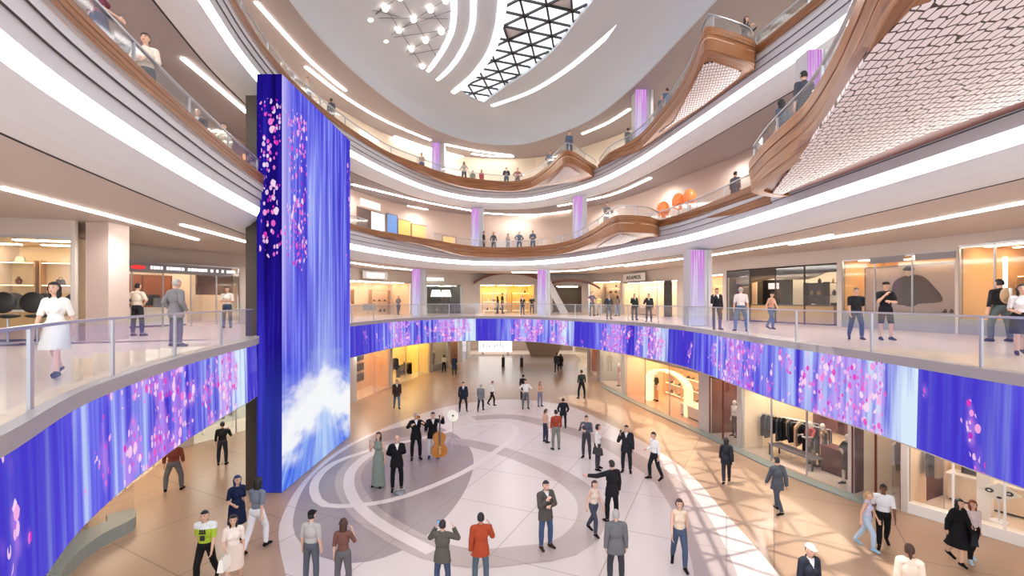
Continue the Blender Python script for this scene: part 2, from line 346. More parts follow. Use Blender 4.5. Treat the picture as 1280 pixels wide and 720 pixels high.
# slabs: floors, ceilings, back walls
def offs(c, d):
    N = normals(c); return [Vector((p.x+n.x*d, p.y+n.y*d)) for p, n in zip(c, N)]
def span(c, prof, m, nm, **k):
    b = MB(); sweep(b, c, prof, **k); return struct(b.build(nm, m, smooth=k.get('closed', False)))
span(R1, [(0, Z1), (16, Z1)], FL_GAL, 'floor')
span(R1, [(-.06, Z1-.17), (-.06, Z1+.03), (.10, Z1+.03), (.10, Z1)], TRIMG, 'trim_1')
span(R1, [(.02, Z1-.17), (-.06, Z1-.17)], TRIMG, 'trim_2')
span(R1, [(.40, Z1-1.8), (16, Z1-1.8)], WHITE, 'ceiling')       # underside of gallery 1
i0 = next(i for i, p in enumerate(R1) if p.y > 15.3); i1 = next(i for i, p in enumerate(R1) if p.y > 23.0)
ZL0, ZL1 = E-3.08, Z1-.17
def led_ribbon(seg, brk, label, closed_end):
    S = arcs(seg); B = []
    for px, u in brk:
        p, i = find_px(seg, px)
        if p is not None: B.append((S[i]+(p-seg[i]).length, u))
    if closed_end == 'left': B = [(B[0][0]-9, B[0][1]-1), *B]
    else: B = [*B, (B[-1][0]+15, B[-1][1]+1)]
    xs = [b[0] for b in B]; us = [b[1] for b in B]
    b = MB(); sweep(b, seg, [(0, ZL1), (-.04, ZL0)], uvf=lambda i, k: (float(np.interp(S[i], xs, us)), 1-k))
    o = b.build('led_ribbon_screen', LED); tag(o, label, 'screen')
    c = MB(); sweep(c, seg, [(-.04, ZL0), (.0, ZL0-.04), (.38, ZL0-.04), (.38, ZL1), (.02, ZL1)], caps=True); c.build('housing', GREYP, o); return o
led_ribbon(R1[:i0+1], [(0, .06), (120, .3), (250, .62), (300, .97), (305, 1.0), (322, 1.12)], 'curved blue and pink LED ribbon of the near left gallery, left of the tower', 'left')
led_ribbon(R1[i1:], [(440, .0), (595, 1.0), (718, 2.0), (835, 3.0), (1150, 4.0), (1280, 4.22)], 'long blue and pink LED ribbon curving right of the tower', 'right')

# upper fascias: stepped plaster bands, cove, white curved soffit, ceiling
for L in (2, 3):
    R = RR[L]; z = lambda v: zz(L, v); T = 'trim_%d'
    prof = [(0, 3.9), (.04, 3.9), (.04, 3.68), (.07, 3.68), (.07, 3.66), (.09, 3.66), (.09, 3.42), (.12, 3.42), (.12, 3.40), (.14, 3.40), (.14, 3.15), (.15, 3.14)]
    b = MB(); sweep(b, R, [(d, z(v)) for d, v in prof], mis=[0, 0, 1, 1, 0, 0, 1, 1, 0, 0, 0]); struct(b.build('trim_%d' % (L*10), [GREYP, GROOVE]))
    b = MB(); sweep(b, R, [(.15, z(3.14)), (.18, z(3.0)), (.26, z(2.86))]); o = b.build('cove_light_strip', COVE)
    tag(o, 'continuous glowing cove light under the %s gallery edge' % {2: 'second', 3: 'third'}[L], 'light')
    b = MB(); sweep(b, R, [(.26, z(2.86)), (.36, z(2.76)), (.52, z(2.62)), (.72, z(2.5)), (.92, z(2.43)), (1.05, z(2.41)), (1.05, z(2.44)), (1.1, z(2.44)), (1.1, z(2.4))], mis=[0, 0, 0, 0, 0, 1, 1, 1]); struct(b.build('trim_%d' % (L*10+1), [WHITE, GROOVE], smooth=False))
    b = MB(); sweep(b, R, [(1.1, z(2.4)), (16, z(2.4))]); struct(b.build('ceiling', CEIL if L == 2 else CEIL2))
    b = MB(); sweep(b, R, [(.0, z(3.85)), (16, z(3.85))]); struct(b.build('floor', FL_GAL))

# timber parapet ribbons with their prow balconies
def ribbon(L, P, zb, label, wood=WOOD, rail=True, railrange=None):
    """P: plan points, zb: list of (arc fraction, height of the lower edge)"""
    c = catmull(P, .3); S = arcs(c); top = zz(L, 4.25)
    xs = [a for a, _ in zb]; zs = [b for _, b in zb]
    def pr(i):
        lo = zz(L, float(np.interp(S[i]/S[-1], xs, zs))); H = top-lo; f = min(1, H/.85)
        q = [(.30, top-.55*0), (.30, top), (.0, top), (.0, lo+H*.70), (.035*f, lo+H*.68), (.015*f, lo+H*.66), (.055*f, lo+H*.40), (.085*f, lo+H*.38), (.05*f, lo+H*.36), (.08*f, lo+.02), (.10*f, lo), (.42, lo), (.42, lo+.05)]
        return q
    b = MB(); sweep(b, c, pr, caps=True)
    o = tag(b.build('timber_parapet', wood), label, 'parapet'); return o, c
def balustrade(c, z0, h, label, gap=.16, seg=2.2, post=True, name='glass_balustrade', off=.12, skip=None):
    root = empty(name, (c[0].x, c[0].y, z0)); tag(root, label, 'railing'); S = arcs(c); N = normals(c); n = max(1, int(S[-1]/seg))
    q = [Vector((p.x+k.x*off-c[0].x, p.y+k.y*off-c[0].y)) for p, k in zip(c, N)]
    def P(s):
        i = min(max(0, int(np.searchsorted(S, s))-1), len(S)-2); t = (s-S[i])/max(1e-6, S[i+1]-S[i]); return q[i].lerp(q[i+1], min(max(t, 0), 1))
    for k in range(n):
        a, e = S[-1]*k/n+.015, S[-1]*(k+1)/n-.015; line = [P(a+(e-a)*j/4) for j in range(5)]
        g_ = MB(); sweep(g_, line, [(0, .0), (0, h-.02), (.015, h-.02), (.015, 0)]); g_.build('glass_panel', GLASS, root)
        if post:
            p = P(a-.015); g_ = MB(); g_.box(p.x-.022, p.x+.022, p.y-.022, p.y+.022, 0, h-.02); g_.build('post', STEEL, root)
    g_ = MB(); sweep(g_, q, [(-.03, h-.02), (-.03, h+.02), (.04, h+.02), (.04, h-.02), (-.03, h-.02)]); g_.build('handrail', STEEL, root); return root

T2, T3 = zz(2, 4.25), zz(3, 4.25)
# level 2: left sweep with the small prow, then the long wedge, then the big near prow
j = next(i for i, p in enumerate(R2) if p.y > 31)
left2 = [p for p in R2[:j] if p.y > -1][::6]
A2 = left2+[at(x, y, T2) for x, y in [(545, 300), (575, 305.5), (605, 308.5), (640, 309), (680, 306.5), (712, 300.5), (740, 287), (762, 273), (773, 269), (786, 268.8), (813, 271)]]+[Vector((7.5, 25.1, 0)), Vector((8.05, 25.9, 0))]
ribbon(2, A2, [(0, 3.9), (.44, 3.9), (.53, 3.86), (.62, 3.45), (1, 3.4)], 'timber parapet of the second gallery, red-brown at left and ending in the small far prow', WOOD)
B2 = [p for p in R2 if p.x > 5 and p.y < 26.5 and p.y > 15.9][::4]
ribbon(2, B2, [(0, 3.9), (.35, 3.85), (.75, 3.4), (1, 3.36)], 'short timber parapet wedge between the small far prow and the large near prow')
P2 = [Vector((8.8, 15.9, 0)), Vector((8.1, 15.6, 0)), Vector((7.45, 15.1, 0))]+[at(x, y, T2) for x, y in [(942, 195), (954, 180), (977, 157), (1004, 131), (1040, 73), (1072, 0)]]+W2([(4.35, 5.6), (4.1, 4.2), (4.3, 2.2), (5.2, .6), (7, -.6), (8.9, -1)])
_, cP2 = ribbon(2, P2, [(0, 3.36), (1, 3.40)], 'large curved timber parapet of the near prow balcony at top right')
# level 3
j = next(i for i, p in enumerate(R3) if p.y > 31)
left3 = [p for p in R3[:j] if p.y > 1][::6]
A3 = left3+[at(x, y, T3) for x, y in [(522, 204), (560, 217), (600, 224), (640, 226.5), (662, 222), (680, 211), (694, 198), (703, 189.5), (709, 187.5), (716, 189), (736, 202)]]+[Vector((6.0, 33.9, 0)), Vector((6.2, 34.6, 0))]
_, cA3 = ribbon(3, A3, [(0, 3.95), (.50, 3.95), (.60, 3.8), (.68, 3.5), (1, 3.45)], 'timber parapet of the third gallery sweeping from top left to its small far prow')
B3 = [Vector((6.0, 33.6, 0))]+[at(x, y, T3) for x, y in [(760, 192), (782, 180), (802, 166), (827, 137), (847, 110), (860, 87), (871, 58), (877, 40), (884, 33), (895, 34), (943, 51)]]+[Vector((9.15, 17.9, 0))]
_, cB3 = ribbon(3, B3, [(0, 3.95), (.15, 3.85), (.3, 3.5), (1, 3.40)], 'timber parapet of the upper right prow balcony beside the third gallery')
C3_ = [p for p in R3 if p.x > 5 and p.y < 18.2 and p.y > 2][::4]
_, cC3 = ribbon(3, C3_, [(0, 3.95), (1, 3.95)], 'thin timber parapet at the top right corner behind the upper prow')
def prow(L, outer_px, inner_px, panel_px, label, extra_o=[], extra_i=[]):
    """floor and soffit of a projecting balcony: outline outer + inner, with the perforated panel hung beneath"""
    top = zz(L, 4.25); lo = zz(L, 3.40)
    o = [at(x, y, top) for x, y in outer_px]+extra_o; i = [at(x, y, top) for x, y in inner_px]+extra_i
    c = catmull(o, .5)+[Vector((p.x, p.y)) for p in i]
    b = MB(); b.poly(c, lo+.03, zz(L, 3.84)); r = b.build('prow_balcony', WOODD if L == 2 and extra_o else WOOD); tag(r, label, 'balcony')
    p = [at(x, y, lo) if not isinstance(x, tuple) else None for x, y in panel_px] if not isinstance(panel_px[0], Vector) else panel_px
    b = MB(); b.poly([Vector((q.x, q.y)) for q in p], lo-.01, lo+.035); q = b.build('perforated_soffit_panel', PERF, r); q['label'] = 'white perforated panel'
    b = MB(); b.poly([Vector((q.x, q.y)) for q in c], zz(L, 3.84), zz(L, 3.86)); b.build('floor_finish', FL_GAL, r)
    return r
prow(2, [(690, 306), (712, 300.5), (740, 287), (762, 273), (773, 269), (786, 268.8), (813, 271)], [], [(746, 309.5), (752, 305), (774, 293), (784, 294), (798, 297), (780, 304.5)], 'small far prow balcony of the second gallery with white soffit', extra_i=W2([(7.9, 25.7), (7.0, 28.2), (5.6, 31.8)]))
prow(3, [(664, 221.5), (680, 211), (694, 198), (703, 189.5), (709, 187.5), (716, 189), (736, 202)], [], [(686, 229.5), (697, 218), (706, 208.5), (712, 209.5), (725, 217), (708, 224)], 'small far prow balcony of the third gallery with white soffit', extra_i=W2([(6.1, 34.4), (4.6, 34.9)]))
prow(3, [(802, 166), (827, 137), (847, 110), (860, 87), (871, 58), (877, 40), (884, 33), (895, 34), (943, 51)], [], [(824, 166), (842, 152), (866, 108), (880, 80), (890, 78), (927, 90), (922, 98), (880, 131)], 'upper right prow balcony of the third gallery with patterned white soffit', extra_i=W2([(9.15, 18.2), (8.3, 22.7), (7.35, 27)]))
po = [Vector((8.8, 15.7, 0)), Vector((8.1, 15.4, 0)), Vector((7.55, 14.9, 0))]+[at(x, y, T2) for x, y in [(946, 197), (958, 182), (980, 158), (1008, 131), (1044, 73), (1078, 0)]]+W2([(4.5, 5.6), (4.25, 4.2), (4.4, 2.3), (5.3, .8), (7, -.4), (8.9, -.8)])
b = MB(); b.poly([Vector((p.x, p.y)) for p in catmull(po, .5)]+[Vector((9.1, 4)), Vector((9.1, 8.5)), Vector((9.05, 13))], zz(2, 3.43), zz(2, 3.84)); r = b.build('prow_balcony', WOODD)
tag(r, 'large near prow balcony at top right with cracked-pattern white soffit', 'balcony')
pin = [at(x, y, zz(2, 3.4)) for x, y in [(970, 246), (966, 240), (1003, 190), (1040, 137), (1085, 65), (1140, 8)]]+W2([(5.2, 5.0), (4.9, 3.6), (5.4, 2.2), (6.6, 1.0), (8.7, .6), (8.78, 4)])+[at(x, y, zz(2, 3.4)) for x, y in [(1280, 124), (1160, 165), (1060, 206), (1000, 231)]]
b = MB(); b.poly([Vector((q.x, q.y)) for q in pin], zz(2, 3.37), zz(2, 3.435)); q = b.build('perforated_soffit_panel', PERF, r); q['label'] = 'white panel with cracked net pattern'
b = MB(); b.poly([Vector((p.x, p.y)) for p in catmull(po, .5)], zz(2, 3.84), zz(2, 3.86)); b.build('floor_finish', FL_GAL, r)

# balustrades
k0 = [p for p in R1[:i0+1] if p.y > .5]
balustrade(k0, Z1+.0, .95, 'curved glass balustrade of the near left gallery in front of the walking shoppers', seg=2.3)
balustrade(R1[i1+1:], Z1, .95, 'long glass balustrade of the first gallery above the right-hand LED ribbon', seg=2.6)
for c_, L, lab in ((catmull(left2, .5), 2, 'glass balustrade above the red-brown parapet at top left'), (catmull(A2[len(left2):], .5), 2, 'glass balustrade above the small far prow of the second gallery'), (catmull(B2, .5), 2, 'glass balustrade over the timber wedge in front of the round orange seats'), (cP2[4:], 2, 'glass balustrade of the large near prow at top right'),
                    (cA3, 3, 'glass balustrade of the third gallery from top left to the small prow'), (cB3, 3, 'glass balustrade of the upper right prow balcony'), (cC3, 3, 'glass balustrade at the top right corner')):
    balustrade(c_, zz(L, 4.25), .5, lab, seg=2.5, post=True, off=.15)

# gallery back walls
WL1 = [Vector(p) for p in ((-14.3, 0), (-15.8, 6.5), (-17.2, 12.7), (-17.3, 13.0), (-15.3, 13.73), (-13.2, 14.5))]
W1 = catmull(W2([(-17.2, 12), (-17.0, 18), (-16.0, 22), (-13.9, 26), (-13.2, 30), (-11.6, 36), (-8, 41.5), (-3, 44.3), (2, 45.2), (7, 44.6), (10, 41), (11.8, 36), (12.6, 31), (13.2, 26.8), (15.2, 22.5), (16.4, 18), (17.2, 14), (17.4, 8), (17.3, 0)]), .4)
W0L = catmull(W2([(-10.2, 7), (-11.2, 11), (-12.6, 14.2), (-14.6, 18), (-14.6, 21.5), (-13.0, 26), (-10.35, 30.6), (-9.5, 35.4), (-8.5, 40.8), (-6.0, 48), (-4.8, 55)]), .4)
W0R = catmull(W2([(7.9, 62.6), (7.6, 52), (7.2, 44), (7.2, 37.9), (8.4, 30), (9.7, 23.9), (10.9, 18), (12.3, 14.8), (13.8, 12.6), (15.5, 9), (16, 0)]), .4)
# roof: upper gallery ceiling, coved bulkhead, flat ceiling with the skylight
ZR = ZC3
b = MB(); sweep(b, R3, [(.0, ZR), (16, ZR)]); struct(b.build('ceiling', CEIL2))
b = MB(); sweep(b, R3, [(.06, ZR), (-.02, ZR-.03), (-.06, ZR+.04), (-.08, ZR+.35), (-.25, ZR+.85), (-.7, ZR+1.35), (-1.4, ZR+1.75), (-2.2, ZR+1.95), (-2.9, ZROOF)]); struct(b.build('trim_40', ROOFM, smooth=True))
sky_px = [(560, 121), (575, 111), (588, 101), (605, 82), (617, 62), (625, 38), (631, 0)]
skR = [(742, 0), (725, 21), (701, 53), (684, 71), (652, 96), (627, 112), (612, 123), (600, 130), (578, 126)]
sk = [at(x, y, ZROOF) for x, y in sky_px]+W2([(-1.0, 18), (-2.0, 12), (-2.2, 7), (-.5, 4.6), (2.2, 6.5), (3.9, 12), (4.3, 18)])+[at(x, y, ZROOF) for x, y in skR]
sk = catmull(sk, .7, True)
inner = offs(R3, -2.8)
outer = [Vector((p.x, p.y)) for p in inner]
# flat ceiling with a hole: rows of quads clipped coarse -> use bridge by angle
def hole_ceiling(outl, hole, z, m, nm, th=.25):
    import bmesh
    bm = bmesh.new()
    vo = [bm.verts.new((p.x, p.y, z)) for p in outl]; vi = [bm.verts.new((p.x, p.y, z)) for p in hole]
    ed = [bm.edges.new((a, b_)) for V in (vo, vi) for a, b_ in zip(V, V[1:]+V[:1])]
    bmesh.ops.triangle_fill(bm, edges=ed, use_beauty=True)
    cxy = lambda f: f.calc_center_median()
    def inside(p, poly):
        r = False
        for a, b_ in zip(poly, poly[1:]+poly[:1]):
            if (a.y > p.y) != (b_.y > p.y) and p.x < (b_.x-a.x)*(p.y-a.y)/(b_.y-a.y)+a.x: r = not r
        return r
    bmesh.ops.delete(bm, geom=[f for f in bm.faces if inside(cxy(f), hole)], context='FACES')
    r = bmesh.ops.extrude_face_region(bm, geom=bm.faces[:])
    for v in r['geom']:
        if isinstance(v, bmesh.types.BMVert): v.co.z += th
    bmesh.ops.recalc_face_normals(bm, faces=bm.faces)
    me = bpy.data.meshes.new(nm); bm.to_mesh(me); bm.free(); me.materials.append(m); o = bpy.data.objects.new(nm, me); C.objects.link(o); return o, inside
oc, inside = hole_ceiling([Vector((-30, 2)), Vector((-30, 60)), Vector((30, 60)), Vector((30, 2))], sk, ZROOF, ROOFM, 'ceiling'); struct(oc)
sl = empty('skylight', (0, 20, ZROOF)); tag(sl, 'curved skylight of dark triangular lattice in the white atrium roof', 'skylight')
b = MB(); b.poly([Vector((p.x, p.y-20)) for p in sk], .30, .32); b.build('glazing', SKYG, sl)
# triangular lattice
a_ = 1.45; bars = []; tri_c = []
d1 = Vector((math.cos(.35), math.sin(.35)))*a_; d2 = Vector((math.cos(.35+math.pi/3), math.sin(.35+math.pi/3)))*a_
O = Vector((1, 20)); lat = MB(); pans = []
for i in range(-30, 31):
    for j2 in range(-30, 31):
        p = O+d1*i+d2*j2
        for q in (p+d1, p+d2, p+d1-d2):
            if inside(p, sk) or inside(q, sk):
                t0, t1 = 0, 1
                if not inside(p, sk) or not inside(q, sk):
                    ins = inside(p, sk); lo_, hi_ = (0, 1)
                    for _ in range(7):
                        mid = (lo_+hi_)/2
                        if inside(p.lerp(q, mid), sk) == ins: lo_ = mid
                        else: hi_ = mid
                    t0, t1 = (0, lo_) if ins else (hi_, 1)
                A, B = p.lerp(q, t0), p.lerp(q, t1)
                if (A-B).length > .1:
                    dd = (B-A).normalized(); nn_ = Vector((-dd.y, dd.x))*.055; k = len(lat.v)
                    lat.add([(v.x+s*nn_.x, v.y+s*nn_.y-20, zc) for zc in (.17, .27) for v in (A, B) for s in (-1, 1)], [(0, 1, 3, 2), (4, 6, 7, 5), (0, 4, 5, 1), (2, 3, 7, 6), (0, 2, 6, 4), (1, 5, 7, 3)])
        for tr in ((p, p+d1, p+d2), (p+d1, p+d2, p+d1+d2)):
            cc = (tr[0]+tr[1]+tr[2])/3
            if inside(cc, sk) and all(inside(t, sk) for t in tr):
                nearR = cc.x > 2.3 and cc.y > 22 or (cc.y > 34.5 and cc.x > -1.5 and random.random() < .7)
                if (nearR and random.random() < .8) or (not nearR and random.random() < .04):
                    pans.append(tr)
lat.build('lattice', mat('dark_lattice', (44, 44, 48), .5), sl); 
for tr in pans:
    pan = MB(); c3 = (tr[0]+tr[1]+tr[2])/3; pan.poly([t.lerp(c3, .03)-Vector((0, 20)) for t in tr], .275, .295); pan.build('shade_panel', mat('grey_shade', (206, 206, 202), .6), sl)
rim = MB(); sweep(rim, [Vector((p.x, p.y-20)) for p in sk], [(0, -.02), (-.06, -.02), (-.06, .3)], closed=True); rim.build('rim', GREYP, sl)
# ceiling light arcs of the roof
def strip(pxs, z, wdt, label, name='linear_ceiling_light', th=.05, m=LIGHT, group=None, world=None):
    c = catmull([at(x, y, z) for x, y in pxs] if world is None else W2(world), .35); o = Vector((c[0].x, c[0].y, 0))
    b = MB(); sweep(b, [p-Vector((o.x, o.y)) for p in c], [(-wdt/2, 0), (-wdt/2, -th), (wdt/2, -th), (wdt/2, 0)], caps=True)
    q = b.build(name, m, loc=(o.x, o.y, z)); tag(q, label, 'light', group); return q
ROOFL = mat('roof_arc_light', (255, 255, 255), emit=2.2)
strip([(615, 132), (662, 115), (704, 90), (746, 56), (800, 4), (815, -15)], ZROOF, .3, 'longest white light arc on the roof, right of the skylight', m=ROOFL)
strip([(568, -8), (567.5, 0), (565, 37), (548, 71), (532, 90), (513, 97.5)], ZROOF, .26, 'white roof light arc nearest the lattice of spot lamps', m=ROOFL)
strip([(592, -8), (592, 0), (589, 37), (569, 77), (548, 98), (530, 107)], ZROOF, .26, 'white roof light arc between the lamp lattice arc and the skylight edge', m=ROOFL)
strip([(628.5, 0), (623, 37), (611, 69), (586, 100), (560, 119)], ZROOF, .42, 'thick white light arc along the left edge of the skylight', m=ROOFL)
# lamp lattice at left of the roof: node lamps on thin dark wires
nodes = [(481.7, 8), (463, 21), (538, 9.5), (517, 22), (498.7, 35.4), (482.3, 47.6), (551.5, 37.5), (532, 48.5), (514.4, 59), (498, 70), (528, 81), (511, 89), (500, -6), (557, -2), (443, 34), (445, -14), (426, -4), (465, 58), (480, 79)]
ND = [at(x, y, ZROOF) for x, y in nodes]
lroot = empty('lamp_lattice', (ND[4].x, ND[4].y, ZROOF)); tag(lroot, 'diamond lattice of thin dark wires under the roof ceiling left of the light arcs', 'ceiling lattice')
b = MB()
for (x0, y0), (x1, y1) in [((443, 34), (500, -6)), ((463, 21), (482, 8)), ((465, 58), (557, -2)), ((480, 79), (570, 30)), ((426, -4), (405, 5)), ((463, 21), (511, 89)), ((481.7, 8), (528, 81)), ((500, -6), (547, 72)), ((538, 9.5), (560, 40)), ((443, 34), (500, 100)), ((426, -4), (445, 34)), ((443, 5), (500, 20)), ((463, 21), (560, 22)), ((482, 47), (551, 37)), ((498, 70), (550, 60)), ((498, 35), (570, 10)), ((445, 34), (498, 70))]:
    A, B = at(x0, y0, ZROOF), at(x1, y1, ZROOF); b.tube((A.x-lroot.location.x, A.y-lroot.location.y, -.06), (B.x-lroot.location.x, B.y-lroot.location.y, -.06), .016, n=5)
b.build('wire', mat('wire_grey', (120, 120, 122), .6), lroot)
lb = MB(); lb.ell((0, 0, 0), (.15, .15, .12), n=10, m=6); lamp0 = None
for p in ND[:14]:
    if lamp0 is None: lamp0 = lb.build('spot_lamp', mat('spot_lamp_glow', (255, 240, 222), emit=5), loc=(p.x, p.y, ZROOF-.13)); o = lamp0
    else: o = dup(lamp0, (p.x, p.y, ZROOF-.13))
    tag(o, 'small round warm spot lamp at a crossing of the ceiling lattice wires', 'lamp', 'spot lamps of the ceiling lattice')

# ceiling strip lights of the galleries
strip([(0, 233), (80, 254), (160, 275), (247, 299)], ZC1, .10, 'long strip light over the near left gallery, from the frame edge')
strip([(227, 280), (265, 290), (312, 303)], ZC1, .10, 'shorter strip light over the near left gallery beside the dark pillar')
strip([(1040, 293), (1010, 299), (960, 307), (880, 320)], ZC1, .12, 'strip light over the right gallery running from the lilac column to the shops')
strip([(987, 305), (1060, 293), (1150, 277), (1290, 250)], ZC1, .12, 'longest strip light over the right gallery, leaving the frame at right')
strip([(740, 335), (780, 331), (813, 327)], ZC1, .2, 'strip light above the cream display wall, left one of two')
strip([(782, 332), (815, 328), (852, 323)], ZC1, .2, 'strip light above the cream display wall, right one of two')
strip([(440, 328), (475, 333), (514, 337)], ZC1, .2, 'strip light above the shop right behind the screen tower')
strip([(560, 343), (580, 343.3), (594, 343.3)], ZC1, .22, 'short strip light above the black showroom')
strip([(640, 340), (660, 340), (677, 340)], ZC1, .22, 'strip light left of the middle lilac column of the first gallery')
strip([(688, 339), (720, 338), (752, 334)], ZC1, .22, 'strip light right of the middle lilac column of the first gallery')
CE2, CE3 = zz(3, 2.4), ZC3
strip([(228, 72), (270, 107), (312, 143)], CE2, .12, 'diagonal strip light over the second gallery at left beside the tower')
strip([(440, 230), (480, 240), (540, 254), (590, 263)], CE2, .16, 'upper strip light over the second gallery right of the tower')
strip([(493, 254), (540, 263), (590, 272), (640, 278)], CE2, .16, 'lower strip light over the second gallery right of the tower')
strip([(604, 266), (640, 268), (680, 267.5), (714, 263)], CE2, .18, 'strip light between the two far lilac columns of the second gallery')
strip([(697, 257), (706, 256), (714, 254)], CE2, .18, 'very short strip light left of the second gallery lilac column')
strip([(733, 250), (753, 246), (773, 240), (813, 222)], CE2, .18, 'strip light right of the second gallery lilac column')
strip([(320, 2), (350, 36), (390, 78), (432, 113)], CE3, .16, 'upper left diagonal strip light of the third gallery')
strip([(382, 83), (430, 120), (480, 150), (538, 175)], CE3, .16, 'second diagonal strip light of the third gallery, above the child')
strip([(493, 170), (540, 186), (580, 196), (622, 207)], CE3, .18, 'strip light lowest behind the third gallery lilac column')
strip([(556, 180), (600, 189), (640, 194)], CE3, .18, 'strip light right of the far left lilac column on the third gallery')
strip([(590, 192), (615, 195), (642, 195.5)], CE3, .18, 'short strip light over the third gallery at the far middle')
strip([(728, 167), (760, 153), (787, 136)], CE3, .18, 'strip light left of the third gallery lilac column at right')

# tower with the video faces
tw = empty('video_tower', (-8.3, 19.9, 0)); tag(tw, 'tall blue and violet video tower with a white burst near its foot', 'video tower')
X0, X1, Y0, Y1, TZ = -8.72, -7.86, 16.4, 23.3, E+7.72
b = MB(); b.box(X0+8.3, X1+8.3-.06, Y0-19.9+.06, Y1-19.9, 0, TZ-.02); b.build('core', DARK, tw)
b = MB(); b.add([(X1+8.3, Y0-19.9, .02), (X1+8.3, Y1-19.9, .02), (X1+8.3, Y1-19.9, TZ), (X1+8.3, Y0-19.9, TZ)], [(0, 1, 2, 3)])
b.uv = {0: (0, 0), 1: (1, 0), 2: (1, 1), 3: (0, 1)}; b.uv2 = {0: (0, 0), 1: (6.9, 0), 2: (6.9, TZ), 3: (0, TZ)}; q = b.build('screen', LEDC, tw); q['label'] = 'bright violet screen face with white burst'
b = MB(); b.add([(X0+8.3, Y0-19.9, .02), (X1+8.3, Y0-19.9, .02), (X1+8.3, Y0-19.9, TZ), (X0+8.3, Y0-19.9, TZ)], [(0, 1, 2, 3)])
b.uv = {0: (0, 0), 1: (1, 0), 2: (1, 1), 3: (0, 1)}; b.uv2 = {0: (8, 0), 1: (8.9, 0), 2: (8.9, TZ), 3: (8, TZ)}; q = b.build('screen', LEDD, tw); q['label'] = 'dark indigo side screen face'
b = MB(); b.box(-.5, .0, 0, .5, 0, E+7.1); pl_ = b.build('pillar', mat('dark_bronze', (62, 54, 46), .5), loc=(X0-.02, Y0+.25, 0)); tag(pl_, 'dark bronze pillar close behind the video tower', 'pillar')
# lilac columns
def inward(p, curves, need):
    best = None
    for c in curves:
        N = normals(c)
        for q, n in zip(c, N):
            d = (p-q).length
            if best is None or d < best[0]: best = (d, (p-q).dot(n), n)
    return p+best[2]*(need-best[1]) if best[1] < need else p
RAILS = {1: [R1], 2: [catmull(A2, .4), catmull(B2, .4), cP2], 3: [cA3, cB3, cC3]}
def column(px, Y, z0, z1, wd, label):
    x = (px-CX)/F*Y; L_ = 1 if z0 < 6 else (2 if z0 < E+4 else 3); p_ = inward(Vector((x, Y)), RAILS[L_], 1.3); k_ = p_.y; x = (px-CX)/F*k_; Y = k_
    p_ = inward(Vector((x, Y)), RAILS[L_], 1.1); x, Y = p_; r = empty('lit_column', (x, Y, z0)); tag(r, label, 'column')
    b = MB(); b.box(-wd/2, wd/2, -.1, wd*.9, 0, z1-z0); b.build('shaft', GREYP, r)
    b = MB(); b.box(-wd/2-.02, wd*.12, -.16, -.1, 0.03, z1-z0-.03); b.build('light_panel', COLP, r)
    b = MB(); b.box(wd*.12, wd*.16, -.14, -.1, 0, z1-z0); b.box(wd*.3, wd*.34, -.14, -.1, 0, z1-z0); b.build('fin', STEEL, r)
column(523.5, 37.0, Z1, ZC1, .95, 'lilac lit column of the first gallery nearest the tower')
column(680, 37.6, Z1, ZC1, .95, 'lilac lit column in the middle of the first gallery')
column(866, 22.8, Z1, ZC1, 1.0, 'widest lilac lit column at right of the first gallery')
column(597, 39.6, zz(2, 3.7), CE2, .95, 'lilac lit column of the second gallery, left one of two')
column(722, 34.8, zz(2, 3.7), CE2, .95, 'lilac lit column of the second gallery, right one of two')
column(548, 38.8, zz(3, 3.7), CE3, .95, 'lilac lit column of the third gallery far left')
column(800, 28.8, zz(3, 3.7), CE3, 1.05, 'lilac lit column of the third gallery at right')
column(1020, 14.6, zz(2, 3.7), CE2, .6, 'pale pink lit column behind the large prow railing')
# warm grey pier of the left shops
b = MB(); b.box(-.35, .35, 0, .8, 0, ZC1-Z1-.005); o = b.build('shop_pier', mat('rose_grey_stone', (205, 186, 178), .5), loc=(-12.75, 14.75, Z1)); tag(o, 'plain rose grey pier right of the near left cosmetics shop', 'pier')

# spot lamps added as fill under the gallery ceilings, without visible fittings
def fill_spots(c, d, z, step, watt, lab, lo=2.0, col=(1, .96, .92), skip=lambda p: False):
    q = offs(c, d); S = arcs(c); n = max(1, int(S[-1]/step)); k = 0
    for i, p in enumerate(q):
        if S[i] >= (k+.5)*step:
            k += 1
            if p.y < lo or skip(p): continue
            L_ = bpy.data.lights.new('fill_spot', 'SPOT'); L_.energy = watt; L_.spot_size = math.radians(165); L_.spot_blend = .6; L_.shadow_soft_size = .12; L_.color = col
            o = bpy.data.objects.new('fill_spot', L_); C.objects.link(o); o.location = (p.x, p.y, z)
fill_spots(R1, 3.2, ZC1-.08, 5, 200, '')
fill_spots(R1, 2.2, Z1-1.9, 6, 110, '')
fill_spots(R2, 2.4, CE2-.08, 6, 200, '')
fill_spots(R3, 2.4, CE3-.08, 6, 200, '')
